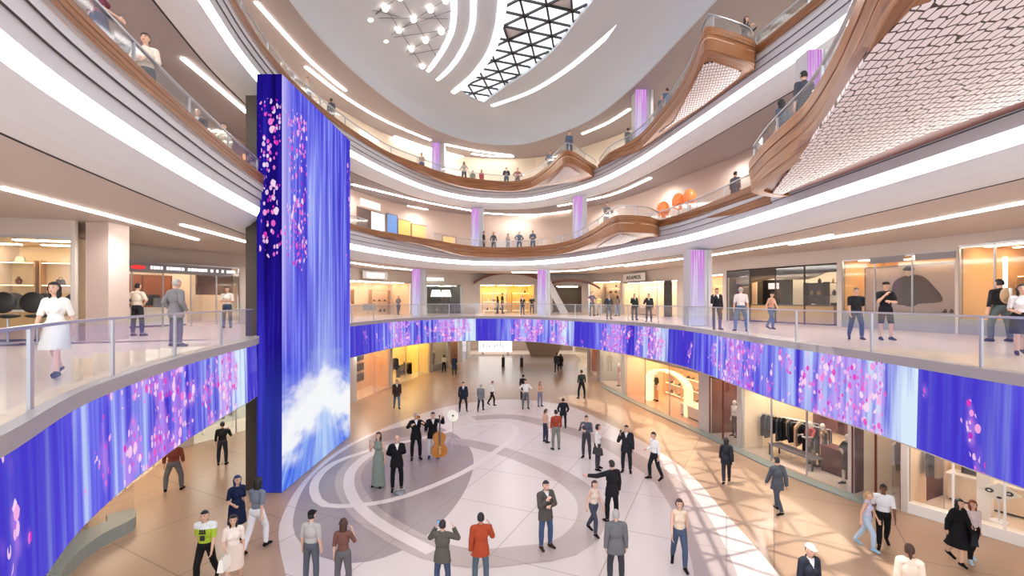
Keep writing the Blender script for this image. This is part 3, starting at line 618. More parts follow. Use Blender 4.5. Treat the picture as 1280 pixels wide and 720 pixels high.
# ------------------------------------------------------------------ people: one continuous body per pose, clothes as shells
def V3(*a): return Vector(a)
def mir(v): return Vector((-v[0], v[1], v[2]))
DN = (.12, .02, -1)
POSES = {   # right arm (upper, fore), left arm, right leg (thigh, shin), left leg, lean; right = -X, forward = -Y
 'stand':   ((.14, .03, -1), (.05, -.18, -1), (.14, .03, -1), (.05, -.12, -1), (.10, 0, -1), (.03, .02, -1), (.12, -.04, -1), (.04, .05, -1), 0),
 'wide':    ((.2, .03, -1), (.05, -.2, -1), (.2, .03, -1), (.05, -.2, -1), (.26, 0, -1), (.12, .05, -1), (.26, -.04, -1), (.12, .05, -1), 0),
 'pockets': ((.42, .22, -.9), (-.2, -.55, -.8), (.42, .22, -.9), (-.2, -.55, -.8), (.10, 0, -1), (.02, .02, -1), (.14, -.08, -1), (.04, .08, -1), 0),
 'folded':  ((.25, -.25, -.95), (-.95, -.45, .12), (.25, -.25, -.95), (-.95, -.5, .02), (.10, 0, -1), (.02, .02, -1), (.10, -.03, -1), (.03, .04, -1), 0),
 'phone':   ((.35, -.35, -.85), (-.28, -.1, 1), (.16, .03, -1), (.05, -.15, -1), (.10, 0, -1), (.03, .02, -1), (.12, -.05, -1), (.04, .05, -1), 0),
 'camera':  ((.55, -.55, -.45), (-.5, -.35, .8), (.50, -.55, -.5), (-.5, -.35, .8), (.12, 0, -1), (.03, .02, -1), (.12, -.04, -1), (.04, .05, -1), 0),
 'walk':    ((.14, .38, -1), (.05, .05, -1), (.14, -.34, -1), (.04, -.5, -1), (.06, -.48, -1), (.02, .02, -1), (.06, .30, -1), (.02, .62, -1), .04),
 'walk2':   ((.14, -.34, -1), (.04, -.5, -1), (.14, .38, -1), (.05, .05, -1), (.06, .30, -1), (.02, .62, -1), (.06, -.48, -1), (.02, .02, -1), .04),
 'bag':     ((.16, .1, -1), (-.15, -.9, -.15), (.14, .2, -1), (.04, -.1, -1), (.05, -.35, -1), (.02, .05, -1), (.05, .22, -1), (.02, .45, -1), .03),
 'behind':  ((.25, .45, -.9), (-.7, .35, -.45), (.25, .45, -.9), (-.7, .35, -.35), (.10, 0, -1), (.03, .02, -1), (.12, -.02, -1), (.04, .05, -1), 0),
 'lean':    ((.2, -.55, -.8), (-.2, -.95, .08), (.2, -.55, -.8), (-.2, -.95, .08), (.08, .06, -1), (.02, .02, -1), (.10, -.1, -1), (.04, .12, -1), .14),
 'hips':    ((.62, .15, -.75), (-.6, -.25, -.55), (.62, .15, -.75), (-.6, -.25, -.55), (.16, 0, -1), (.06, .02, -1), (.16, -.02, -1), (.06, .05, -1), 0),
 'trumpet': ((.45, -.65, -.35), (-.45, -.8, .45), (.50, -.6, -.3), (-.5, -.75, .5), (.14, 0, -1), (.05, .02, -1), (.14, -.06, -1), (.05, .05, -1), -.06),
 'bass':    ((.30, -.55, -.8), (.1, -.85, -.3), (.55, -.65, -.1), (-.1, -.35, .95), (.12, 0, -1), (.04, .02, -1), (.2, -.1, -1), (.06, .05, -1), .04),
 'sing':    ((.30, -.4, -.85), (-.35, -.55, .85), (.18, .05, -1), (.08, -.1, -1), (.06, 0, -1), (.02, .02, -1), (.08, -.05, -1), (.02, .05, -1), -.04),
 'point':   ((.16, .03, -1), (.05, -.15, -1), (.95, -.3, -.25), (.9, -.35, .05), (.12, 0, -1), (.04, .02, -1), (.14, -.05, -1), (.04, .05, -1), 0),
 'chin':    ((.25, -.45, -.85), (-.45, -.5, .75), (.2, -.3, -.95), (-.9, -.5, .1), (.10, 0, -1), (.03, .02, -1), (.12, -.05, -1), (.04, .05, -1), 0),
}
BC = {}
def rotx(v, a): return Vector((v[0], v[1]*math.cos(a)-v[2]*math.sin(a), v[1]*math.sin(a)+v[2]*math.cos(a)))
def body_data(sex, pose):
    key = (sex, pose)
    if key in BC: return BC[key]
    ra, rf, la, lf, rt, rs, lt, ls, lean = POSES[pose]; fem = sex == 'f'
    pr = []
    cap = lambda a, b, r0, r1, lab: pr.append(('c', Vector(a), Vector(b), r0, r1, lab))
    ell = lambda c, r, lab: pr.append(('e', Vector(c), Vector(r), 0, 0, lab))
    piv = Vector((0, 0, .95))
    def T(p): return rotx(Vector(p)-piv, lean)+piv     # lean forward (towards -Y) about the hips
    sw = .155 if fem else .18
    ell((0, .005, .95), (.165 if fem else .158, .112, .115), 'hip')
    ell(T((0, 0, 1.07)), (.118 if fem else .142, .092, .13), 'torso')
    ell(T((0, .005, 1.26)), (.135 if fem else .165, .10 if fem else .112, .17), 'torso')
    if fem:
        for s in (-1, 1): ell(T((s*.062, -.075, 1.26)), (.055, .05, .055), 'torso')
    cap(T((-sw*.75, .01, 1.405)), T((sw*.75, .01, 1.405)), .058, .058, 'torso')
    cap(T((0, .01, 1.38)), T((0, .005, 1.47)), .075, .055, 'torso')
    cap(T((0, .005, 1.44)), T((0, -.01, 1.56)), .050, .050, 'neck')
    hc = T((0, -.02, 1.635)); BCh = hc
    ell(hc, (.076, .094, .108), 'head'); ell(hc+V3(0, -.032, -.062), (.052, .052, .050), 'head')
    ell(hc+V3(0, -.096, -.02), (.013, .022, .024), 'head'); ell(hc+V3(0, -.078, .03), (.05, .02, .018), 'head')
    ell(hc+V3(0, -.084, -.058), (.024, .014, .012), 'head')
    for s in (-1, 1): ell(hc+V3(s*.078, .005, -.01), (.012, .02, .03), 'head')
    hands = {}
    for s, ua, fa in ((-1, ra, rf), (1, la, lf)):
        ua = Vector((s*ua[0], ua[1], ua[2])).normalized(); fa = Vector((s*fa[0], fa[1], fa[2])).normalized()
        sh = T((s*sw, .01, 1.40)); el = sh+ua*.285; wr = el+fa*.25; k = .88 if fem else 1
        cap(sh, el, .052*k, .040*k, 'uarm'); cap(el, wr, .041*k, .027*k, 'farm')
        side = fa.cross(V3(s, 0, 0)); side = side if side.length > .3 else fa.cross(V3(0, 1, 0)); side = side.normalized()*(1 if s > 0 else -1)
        if side.y > 0: side = -side                     # thumbs forward
        nrm = fa.cross(side).normalized()
        if nrm.x*s > 0: nrm = -nrm                      # palms face in
        for t in (-.024, 0, .024): cap(wr+side*t*.7+fa*.01, wr+side*t+fa*.085, .015, .014, 'hand')
        for i, t in enumerate((.030, .010, -.010, -.030)):
            L_ = (.075, .085, .08, .062)[i]; a = wr+side*t+fa*.085; d1_ = (fa+nrm*.35).normalized(); m_ = a+d1_*L_*.5; d2_ = (fa+nrm*1.1).normalized()
            cap(a, m_, .0098, .009, 'hand'); cap(m_, m_+d2_*L_*.5, .009, .008, 'hand')
        a = wr+side*.022+fa*.025; m_ = a+(side*.8+fa*.6).normalized()*.042; cap(a, m_, .013, .011, 'hand'); cap(m_, m_+(side*.3+fa+nrm*.3).normalized()*.03, .011, .009, 'hand')
        hands[s] = wr+fa*.10
    low = 9; ft = []
    for s, td, sd_ in ((-1, rt, rs), (1, lt, ls)):
        td = Vector((s*td[0], td[1], td[2])).normalized(); sd_ = Vector((s*sd_[0]*.3, sd_[1], sd_[2])).normalized()
        hp = V3(s*.085, 0, .92); kn = hp+td*.42; an = kn+sd_*.41
        cap(hp, kn, .083 if fem else .080, .053, 'thigh'); cap(kn, kn+sd_*.16, .053, .052, 'calf'); cap(kn+sd_*.16, an, .052, .034, 'calf')
        pitch = max(0, sd_.y)*1.0
        f = V3(s*.18, -1, 0).normalized(); f = Vector((f.x, f.y*math.cos(pitch), -math.sin(pitch))) if pitch > .2 else f
        upv = V3(0, 0, -1) if pitch <= .2 else Vector((0, -math.sin(pitch), -math.cos(pitch)))
        heel = an-f*.04+upv*.045; toe = an+f*.155+upv*.058
        cap(an, heel, .036, .034, 'foot'); cap(heel, toe, .034, .026, 'foot'); cap(heel+V3(.012, 0, 0), toe+V3(s*.016, 0, 0), .028, .024, 'foot')
        cap(an, an+f*.08+upv*.03, .034, .03, 'foot'); low = min(low, heel.z-.034, toe.z-.026)
    mb = MB()
    for t, a, b_, r0, r1, lab in pr:
        if t == 'e': mb.ell(a, b_, n=20, m=14)
        else:
            d = b_-a; n = 12; d = d.normalized() if d.length > 1e-5 else V3(0, 0, 1); u_ = d.orthogonal().normalized(); w_ = d.cross(u_); rows = []
            for ph in (-90, -60, -30, 0): rows.append((a+d*r0*math.sin(math.radians(ph)), r0*max(math.cos(math.radians(ph)), .02)))
            for ph in (0, 30, 60, 90): rows.append((b_+d*r1*math.sin(math.radians(ph)), r1*max(math.cos(math.radians(ph)), .02)))
            vs = [p+(u_*math.cos(2*math.pi*k/n)+w_*math.sin(2*math.pi*k/n))*r for p, r in rows for k in range(n)]
            fs = [(j_*n+k, j_*n+(k+1) % n, (j_+1)*n+(k+1) % n, (j_+1)*n+k) for j_ in range(len(rows)-1) for k in range(n)]+[tuple(range(n))[::-1], tuple(range((len(rows)-1)*n, len(rows)*n))]
            mb.add(vs, fs)
    o = mb.build('tmp', WHITE); md = o.modifiers.new('r', 'REMESH'); md.mode = 'VOXEL'; md.voxel_size = .0125; md.use_smooth_shade = True
    sm = o.modifiers.new('s', 'SMOOTH'); sm.factor = .5; sm.iterations = 2
    dg = bpy.context.evaluated_depsgraph_get(); ev = o.evaluated_get(dg); me = bpy.data.meshes.new_from_object(ev)
    bpy.data.objects.remove(o)
    n = len(me.vertices); V = np.empty(n*3); me.vertices.foreach_get('co', V); V = V.reshape(-1, 3); V[:, 2] -= low; me.vertices.foreach_set('co', V.ravel()); me.update()
    NN = np.empty(n*3); me.vertices.foreach_get('normal', NN); NN = NN.reshape(-1, 3)
    Fs = [tuple(p.vertices) for p in me.polygons]; me.polygons.foreach_set('use_smooth', [True]*len(Fs))
    best = np.full(n, 1e9); lab = np.zeros(n, int); names = ['hip', 'torso', 'neck', 'head', 'uarm', 'farm', 'hand', 'thigh', 'calf', 'foot']
    for t, a, b_, r0, r1, lb_ in pr:
        A = np.array(a)-np.array((0, 0, low))
        if t == 'e': R_ = np.array(b_); d = (np.linalg.norm((V-A)/R_, axis=1)-1)*R_.min()
        else:
            B = np.array(b_)-np.array((0, 0, low)); ab = B-A; tt = np.clip(((V-A)@ab)/max(1e-9, ab@ab), 0, 1)
            d = np.linalg.norm(V-(A+tt[:, None]*ab), axis=1)-(r0+(r1-r0)*tt)
        k = d < best; best[k] = d[k]; lab[k] = names.index(lb_)
    me.materials.append(WHITE); me.name = 'person_'+pose
    D = dict(me=me, V=V, N=NN, F=Fs, lab=lab, names=names, hc=np.array(BCh)-np.array((0, 0, low)), hands={k: v-V3(0, 0, low) for k, v in hands.items()}, low=low, lean=lean)
    BC[key] = D; return D
CC = {}
def shell(key, name, labs, t, cond=None, extra=None):
    D = body_data(*key); k_ = (key, name, tuple(labs), t, cond.__name__ if cond else 0)
    if k_ in CC: return CC[k_]
    L_ = D['lab']; ids = [D['names'].index(l) for l in labs]; ok = np.isin(L_, ids)
    if cond is not None: ok &= cond(D)
    fs = [f for f in D['F'] if all(ok[i] for i in f)]; used = sorted({i for f in fs for i in f}); mp_ = {v: i for i, v in enumerate(used)}
    vs = D['V'][used]+D['N'][used]*t; mb = MB(); mb.add(vs, [tuple(mp_[i] for i in f) for f in fs])
    if extra: extra(mb, D)
    me = bpy.data.meshes.new(name); me.from_pydata(mb.v, [], mb.f); me.polygons.foreach_set('use_smooth', [True]*len(me.polygons)); me.materials.append(WHITE); me.update()
    CC[k_] = me; return me
def c_fl(D): return D['V'][:, 0] > 0
def c_fr(D): return D['V'][:, 0] < 0
def c_short(D): return (D['lab'] != D['names'].index('farm'))
def c_hair_s(D):
    r = D['V']-D['hc']; return (r[:, 2] > .045) | ((r[:, 1] > -.005) & (r[:, 2] > -.055) & (np.abs(r[:, 0]) < .077)) & (r[:, 2] > -.06)
def c_hair_b(D):
    r = D['V']-D['hc']; return ((r[:, 1] > .01) & (r[:, 2] > -.05) & (r[:, 2] < .05))
def c_cap(D):
    r = D['V']-D['hc']; return r[:, 2] > .035
def c_hair_l(D):
    r = D['V']-D['hc']; return (r[:, 2] > .05) | ((r[:, 1] > -.03) & (r[:, 2] > -.1))
def x_long(mb, D):
    c = D['hc']; mb.ell((c[0], c[1]+.055, c[2]-.09), (.082, .05, .16), n=14, m=10)
    for s in (-1, 1): mb.ell((c[0]+s*.062, c[1]+.005, c[2]-.09), (.026, .045, .12), n=10, m=8)
def x_bob(mb, D):
    c = D['hc']; mb.ell((c[0], c[1]+.045, c[2]-.02), (.088, .07, .095), n=14, m=10)
def x_tail(mb, D):
    c = D['hc']; mb.ell((c[0], c[1]+.11, c[2]-.05), (.03, .03, .11), n=10, m=8)
def x_brim(mb, D):
    c = D['hc']; mb.ell((c[0], c[1]-.10, c[2]+.045), (.065, .075, .012), n=14, m=6); mb.ell((c[0], c[1]+.0, c[2]+.06), (.088, .105, .065), n=16, m=8)
def x_hijab(mb, D):
    c = D['hc']; mb.ell((c[0], c[1]+.03, c[2]-.09), (.10, .09, .17), n=14, m=10)
def section(D, z, labs, pad):
    ids = [D['names'].index(l) for l in labs]; V = D['V']; k = np.isin(D['lab'], ids) & (np.abs(V[:, 2]-z) < .03)
    if not k.any(): return None
    P = V[k]; return [(P[:, 0].min()+P[:, 0].max())/2, (P[:, 1].min()+P[:, 1].max())/2, np.ptp(P[:, 0])/2+pad, np.ptp(P[:, 1])/2+pad]
def loft(key, name, z0, z1, pad, flare, mono=True):
    D = body_data(*key); k_ = (key, name, z0, z1, pad, flare)
    if k_ in CC: return CC[k_]
    n, m = 26, 9; rows = []; last = None
    for i in range(m):
        z = z0+(z1-z0)*i/(m-1); s = section(D, z, ('hip', 'thigh', 'calf', 'torso'), pad)
        if s is None: s = list(last)
        if last and mono: s[2] = max(s[2], last[2]*(1.0)); s[3] = max(s[3], last[3]*.98)
        last = list(s); rows.append((z, s[0], s[1], s[2]+flare*i/(m-1), s[3]+flare*i/(m-1)))
    mb = MB(); vs = [(cx+rx*math.cos(2*math.pi*k/n)*(1+.03*math.sin(7*2*math.pi*k/n)*(z0-z)/max(.1, z0-z1)), cy+ry*math.sin(2*math.pi*k/n), z) for z, cx, cy, rx, ry in rows for k in range(n)]
    mb.add(vs, [(j_*n+k, j_*n+(k+1) % n, (j_+1)*n+(k+1) % n, (j_+1)*n+k) for j_ in range(m-1) for k in range(n)])
    me = bpy.data.meshes.new(name); me.from_pydata(mb.v, [], mb.f); me.polygons.foreach_set('use_smooth', [True]*len(me.polygons)); me.materials.append(WHITE); me.update(); CC[k_] = me; return me
def cloth(c): return mat('cloth_%d_%d_%d' % tuple(c), c, .85, spec=.2)
SKIN = [mat('skin_light', (222, 178, 154), .55), mat('skin_tan', (192, 140, 112), .55), mat('skin_brown', (112, 74, 58), .55)]
HAIRM = {'black': mat('hair_black', (26, 22, 22), .5), 'brown': mat('hair_brown', (72, 46, 36), .5), 'grey': mat('hair_grey', (170, 166, 162), .6), 'red': mat('hair_red', (128, 62, 40), .5), 'blonde': mat('hair_blonde', (190, 158, 110), .5), 'navy': mat('scarf_navy', (34, 46, 96), .8)}
EYEM = mat('eye_dark', (40, 26, 22), .3); LIPM = mat('lips', (176, 92, 88), .5)
def part_of(o, me, name, m):
    c = bpy.data.objects.new(name, me); C.objects.link(c); c.parent = o; c.material_slots[0].link = 'OBJECT'; c.material_slots[0].material = m; return c
def face_mesh(key, what):
    D = body_data(*key); k_ = (key, what)
    if k_ in CC: return CC[k_]
    c = D['hc']; mb = MB()
    if what == 'eyes':
        for s in (-1, 1): mb.ell((c[0]+s*.03, c[1]-.088, c[2]+.006), (.012, .008, .006), n=8, m=6)
    elif what == 'eyebrows':
        for s in (-1, 1): mb.ell((c[0]+s*.03, c[1]-.094, c[2]+.03), (.018, .007, .005), n=8, m=6)
    else: mb.ell((c[0], c[1]-.096, c[2]-.055), (.022, .008, .008), n=8, m=6)
    me = bpy.data.meshes.new(what); me.from_pydata(mb.v, [], mb.f); me.materials.append(WHITE); me.update(); CC[k_] = me; return me
def person(loc, h, face, sex, pose, label, top=(60, 60, 64), tops='long', bot=(40, 40, 46), bots='trousers', hair=('short', 'black'), shoes=(24, 22, 22), skin=0, wide=1.0, group=None, name='person', mono=None):
    key = (sex, pose); D = body_data(*key); s = h/1.745
    o = bpy.data.objects.new(name, D['me']); C.objects.link(o); o.location = loc; o.rotation_euler.z = math.radians(face); o.scale = (s*wide, s*wide, s)
    o.material_slots[0].link = 'OBJECT'; o.material_slots[0].material = mono or SKIN[skin]
    tag(o, label, 'person' if name == 'person' else name.replace('_', ' '), group)
    TB = ('torso',)
    if tops == 'long': part_of(o, shell(key, 'shirt', ('torso', 'uarm', 'farm', 'hip'), .012, c_waist), 'shirt', cloth(top))
    elif tops == 'short': part_of(o, shell(key, 'shirt', ('torso', 'uarm', 'hip'), .014, c_waist), 'shirt', cloth(top))
    elif tops == 'vest': part_of(o, shell(key, 'top', ('torso', 'hip'), .012, c_waist), 'top', cloth(top))
    elif tops == 'jacket':
        part_of(o, shell(key, 'jacket', ('torso', 'uarm', 'farm'), .026), 'jacket', cloth(top)); z = 1.12-D['low']
        part_of(o, loft(key, 'jacket_skirt', z, z-.36, .028, .012), 'jacket_skirt', cloth(top))
        part_of(o, shell(key, 'collar', ('neck', 'torso'), .029, c_collar), 'collar', cloth((226, 224, 222)) if bots != 'gown' else cloth(top))
    elif tops == 'coat':
        part_of(o, shell(key, 'coat', ('torso', 'uarm', 'farm'), .034), 'coat', cloth(top)); z = 1.12-D['low']
        part_of(o, loft(key, 'coat_skirt', z, z-.62, .04, .05), 'coat_skirt', cloth(top))
    if bots == 'trousers': part_of(o, shell(key, 'trousers', ('hip', 'thigh', 'calf'), .018), 'trousers', cloth(bot))
    elif bots == 'shorts': part_of(o, shell(key, 'shorts', ('hip', 'thigh'), .022), 'shorts', cloth(bot))
    elif bots in ('skirt', 'dress'):
        z = 1.06-D['low']; part_of(o, loft(key, 'skirt', z, z-.52, .02, .03), 'skirt', cloth(bot))
    elif bots == 'gown':
        z = 1.06-D['low']; part_of(o, loft(key, 'gown', z, .04, .018, .05), 'gown', cloth(bot))
    part_of(o, shell(key, 'shoe', ('foot',), .008, c_fl), 'shoe', cloth(shoes)); part_of(o, shell(key, 'shoe', ('foot',), .008, c_fr), 'shoe', cloth(shoes))
    k, hcname = hair
    if mono is None or k == 'cap':
        hm = HAIRM.get(hcname) if isinstance(hcname, str) else cloth(hcname)
        if k == 'short': part_of(o, shell(key, 'hair', ('head',), .014, c_hair_s), 'hair', hm)
        elif k == 'bald': part_of(o, shell(key, 'hair', ('head',), .01, c_hair_b), 'hair', hm)
        elif k == 'long': part_of(o, shell(key, 'hair', ('head', 'neck'), .018, c_hair_l, x_long), 'hair', hm)
        elif k == 'bob': part_of(o, shell(key, 'hair', ('head',), .018, c_hair_l, x_bob), 'hair', hm)
        elif k == 'tail': part_of(o, shell(key, 'hair', ('head',), .014, c_hair_s, x_tail), 'hair', hm)
        elif k == 'scarf': part_of(o, shell(key, 'headscarf', ('head', 'neck'), .022, c_hair_l, x_hijab), 'headscarf', hm)
        elif k == 'cap':
            part_of(o, shell(key, 'hair', ('head',), .012, c_hair_s), 'hair', HAIRM['black']); part_of(o, shell(key, 'cap', ('head',), .02, c_cap, x_brim), 'cap', hm)
    if mono is None and loc[1] < 27:
        part_of(o, face_mesh(key, 'eyes'), 'eyes', EYEM); part_of(o, face_mesh(key, 'mouth'), 'mouth', LIPM); part_of(o, face_mesh(key, 'eyebrows'), 'eyebrows', HAIRM['black'])
    return o
def c_waist(D): return D['V'][:, 2] > (.97-D['low'])
def c_collar(D): r = D['V']-D['hc']; return (r[:, 2] < -.135) & (r[:, 1] < .02) & (np.abs(r[:, 0]) < .055+(r[:, 2]+.20)*.35) & (r[:, 2] > -.34)
def hand_at(o, key, side):                          # world position of a hand
    p = body_data(*key)['hands'][side]; M = Matrix.Translation(o.location) @ Matrix.Rotation(o.rotation_euler.z, 4, 'Z') @ Matrix.Diagonal((o.scale[0], o.scale[1], o.scale[2], 1)); return M @ p
# ------------------------------------------------------------------ who stands where (head row, foot row and foot column read off the photo)
def H(x, yh, yf, z):                                # ground point and height; feet hidden (yf None): 1.74 m assumed
    if yf is None:
        k = 1.74/(E-z); yf = (yh-k*HOR)/(1-k)
    h = (yf-yh)/(yf-HOR)*(E-z); p = at(x, yf, z); return p, min(max(h, 1.55), 1.93)
J = dict
def put(x, yh, yf, z, face, sex, pose, label, **k):
    p, h = H(x, yh, yf, z); return person((p.x, p.y, z), h, face, sex, pose, label, **k)
bag_mb = MB(); bag_mb.box(-.17, .17, -.05, .05, 0, .22)
def handbag(o, key, side, col, label, sc=1.0, name='handbag', drop=.34):
    p = hand_at(o, key, side); b = MB()
    b.add([(-.17, -.06, 0), (.17, -.06, 0), (.17, .06, 0), (-.17, .06, 0), (-.14, -.035, .22), (.14, -.035, .22), (.14, .035, .22), (-.14, .035, .22)], [(0, 3, 2, 1), (4, 5, 6, 7), (0, 1, 5, 4), (1, 2, 6, 5), (2, 3, 7, 6), (3, 0, 4, 7)])
    q = b.build(name, cloth(col), loc=(p.x, p.y, p.z-drop*sc), rz=o.rotation_euler.z+1.2); q.scale = (sc,)*3; tag(q, label, 'bag')
    t = MB(); t.path([(.10*math.cos(a), 0, .21+.12*math.sin(a)) for a in [math.pi*i/8 for i in range(9)]], .008, 6); t.build('strap', cloth([v*.8 for v in col]), q); return q
def phone(o, key, side, label):
    p = hand_at(o, key, side); b = MB(); b.box(-.036, .036, -.005, .005, -.07, .07); q = b.build('phone', BLACK, loc=(p.x, p.y, p.z+.02), rz=o.rotation_euler.z+.3); tag(q, label, 'phone')
    c = MB(); c.box(-.032, .032, .005, .006, -.062, .062); c.build('display', mat('phone_display', (120, 150, 190), emit=.5), q)
g0 = 0.0
a = put(257, 636, 731, g0, 8, 'm', 'walk', 'man in a lime green and white printed T-shirt and black trousers, at lower left', top=(170, 196, 60), tops='short', bot=(24, 24, 26))
key = ('m', 'walk'); pc = part_of(a, shell(key, 'shirt_yoke', ('torso', 'uarm'), .018, lambda D: D['V'][:, 2] > 1.33-D['low']), 'shirt_yoke', cloth((225, 228, 232)))
b = MB(); b.box(-.07, .07, -.012, .0, 0, .03); b.box(-.06, -.035, -.012, 0, .04, .10); b.box(-.02, .01, -.012, 0, .04, .10); b.box(.03, .06, -.012, 0, .04, .10); b.box(-.05, .05, -.012, 0, -.15, -.04)
q = b.build('shirt_print', BLACK, a); q.location = (0, -.150, 1.25-body_data(*key)['low']); b = None
a = put(292, 643, 737, g0, 24, 'f', 'bag', 'woman in a cream blouse and skirt with long black hair beside the lime shirt man', top=(238, 226, 216), tops='short', bot=(226, 208, 196), bots='skirt', hair=('long', 'black'), shoes=(40, 30, 30))
handbag(a, ('f', 'bag'), -1, (240, 236, 226), 'white rectangular handbag held by the woman in the cream blouse', 1.1)
a = put(321, 592, 688, g0, 172, 'f', 'walk', 'woman seen from behind in a slate blue top and white trousers', top=(120, 128, 144), tops='short', bot=(232, 234, 240), hair=('long', 'black'))
a = put(296, 594, 679, g0, 50, 'f', 'bag', 'woman in a navy dress with dark blue hair behind the cream blouse woman', top=(28, 38, 72), tops='short', bot=(26, 34, 64), bots='skirt', hair=('long', 'navy'), skin=0)
a = put(278, 527, 581, g0, 200, 'm', 'phone', 'man in a black shirt with a hand at his head left of the tower foot', top=(44, 44, 48), bot=(54, 58, 70))
a = put(217, 549, 613, g0, 205, 'm', 'wide', 'broad man in a rust red sweater and grey trousers under the left LED ribbon', top=(132, 66, 52), bot=(104, 104, 106), wide=1.12)
put(496, 474, 511, g0, 20, 'm', 'walk2', 'man in an open dark brown jacket and blue jeans walking by the left ground shops', top=(58, 44, 40), tops='jacket', bot=(86, 104, 130), hair=('short', 'brown'))
put(579, 477, 514, g0, 10, 'm', 'wide', 'man in a navy suit standing left of the grey jacket man far in the hall', top=(38, 42, 58), tops='jacket', bot=(36, 36, 42))
put(601, 480, 514, g0, 170, 'm', 'walk', 'man in a grey jacket between the navy suit man and the white shirt man', top=(128, 130, 134), tops='jacket', bot=(52, 52, 56), hair=('short', 'grey'))
put(615, 476, 507, g0, 80, 'm', 'walk', 'man in a white shirt and black trousers walking, right of the grey jacket man', top=(226, 226, 224), bot=(36, 36, 42))
put(657, 474, 511, g0, 5, 'm', 'hips', 'man in a white T-shirt and grey trousers in the far centre of the hall', top=(232, 230, 228), tops='short', bot=(112, 114, 118), hair=('short', 'brown'))
put(654, 468, 500, g0, 160, 'm', 'stand', 'man in black half hidden behind the white T-shirt man', top=(42, 40, 42), bot=(48, 46, 50))
put(675, 478, 508, g0, 30, 'f', 'folded', 'woman in a tan top and lavender grey trousers in the far centre of the hall', top=(206, 164, 138), tops='vest', bot=(132, 130, 152), hair=('long', 'red'))
put(696, 441, 465, g0, 190, 'm', 'stand', 'left walker of the dark-coated far pair near the escalator', top=(60, 66, 74), tops='jacket', bot=(50, 52, 58))
put(701, 442, 463, g0, 185, 'f', 'walk', 'right walker of the dark-coated far pair near the escalator', top=(34, 34, 38), tops='coat', bot=(40, 40, 44), hair=('long', 'black'))
put(727, 457, 498, g0, 200, 'm', 'wide', 'tall slim man in dark green with legs apart by the right far shops', top=(48, 56, 54), bot=(34, 36, 40))
put(555, 443, 466, g0, 185, 'f', 'walk', 'shopper in white and black at the far left ground shop windows', top=(214, 210, 210), bot=(30, 30, 34), hair=('long', 'black'))
put(568, 444, 469, g0, 180, 'f', 'bag', 'far shopper in a long navy coat right of the shopper in white and black', top=(46, 60, 84), tops='coat', bot=(40, 50, 70))
put(540, 437, 463, g0, 0, 'm', 'stand', 'small grey figure at the far left ground shop doorway', top=(120, 116, 116), bot=(70, 70, 78))
put(704, 498, 535, g0, 175, 'm', 'pockets', 'man in a black suit seen from behind, right of the tan and red pair', top=(36, 38, 46), tops='jacket', bot=(40, 42, 50))
put(682, 511, 553, g0, 120, 'f', 'stand', 'brown haired woman in a peach top beside the rust red shirt man', top=(214, 172, 148), tops='short', bot=(54, 60, 78), hair=('tail', 'brown'))
put(695, 512, 562, g0, 195, 'm', 'stand', 'man in a rust red shirt and grey green trousers in the middle distance', top=(158, 70, 50), bot=(126, 130, 122))
put(733, 519, 572, g0, 340, 'm', 'chin', 'man in a black vest over a white shirt standing with the woman in white', top=(90, 92, 104), bot=(66, 66, 74), hair=('short', 'black'))
a = put(747, 530, 587, g0, 70, 'f', 'stand', 'woman in a white jacket and grey trousers next to the vest man', top=(226, 224, 220), bot=(64, 64, 70), hair=('bob', 'black'))
handbag(a, ('f', 'stand'), -1, (66, 64, 64), 'large dark grey shoulder bag carried by the woman in the white jacket', 1.2, drop=.1)
a = put(783, 531, 590, g0, 340, 'm', 'phone', 'man in a black suit on the phone, right of the white jacket woman', top=(40, 42, 48), tops='jacket', bot=(38, 40, 46)); phone(a, ('m', 'phone'), -1, 'phone at the ear of the suited man')
put(818, 540, 600, g0, 285, 'm', 'bag', 'man in a white shirt and black trousers at right of the phoning man', top=(240, 240, 238), bot=(34, 36, 42))
put(908, 547, 604, g0, 160, 'f', 'walk', 'woman in a dark trouser suit walking away in the sunlit patch', top=(42, 44, 52), tops='jacket', bot=(46, 48, 58), hair=('long', 'black'))
put(972, 571, 641, g0, 190, 'm', 'walk', 'man in a slate grey suit seen from behind near the right ground shops', top=(82, 88, 98), tops='jacket', bot=(74, 80, 92), hair=('short', 'black'))
put(682, 600, 685, g0, 30, 'm', 'chin', 'man in a grey brown jacket and blue jeans holding his chin, centre front', top=(84, 80, 76), tops='jacket', bot=(66, 86, 118), shoes=(60, 44, 36))
put(765, 575, 652, g0, 200, 'm', 'point', 'man in a long black suit holding his arm out sideways', top=(34, 34, 38), tops='jacket', bot=(30, 30, 34))
put(742, 600, 668, g0, 40, 'f', 'walk', 'woman in a cream sleeveless top and dark jeans stepping beside the black suit man', top=(222, 206, 190), tops='vest', bot=(66, 70, 86), hair=('tail', 'brown'))
put(770, 637, 731, g0, 178, 'm', 'stand', 'grey haired man in a mid grey suit with his back turned, bottom centre', top=(108, 108, 112), tops='jacket', bot=(60, 60, 66), hair=('short', 'grey'))
put(849, 622, 710, g0, 350, 'f', 'walk2', 'woman in a cream top and blue jeans walking forward alone near the sun patch', top=(226, 206, 182), tops='vest', bot=(74, 88, 112), hair=('bob', 'brown'))
put(1012, 679, None, g0, 5, 'f', 'stand', 'woman with a white cap and dark jacket at the bottom edge', top=(48, 52, 64), tops='jacket', bot=(60, 60, 66), hair=('cap', (236, 228, 218)))
put(1137, 680, None, g0, 150, 'f', 'stand', 'person in a cream coat with a dark ponytail at the bottom edge', top=(232, 216, 198), tops='coat', bot=(70, 64, 60), hair=('tail', 'brown'), skin=1)
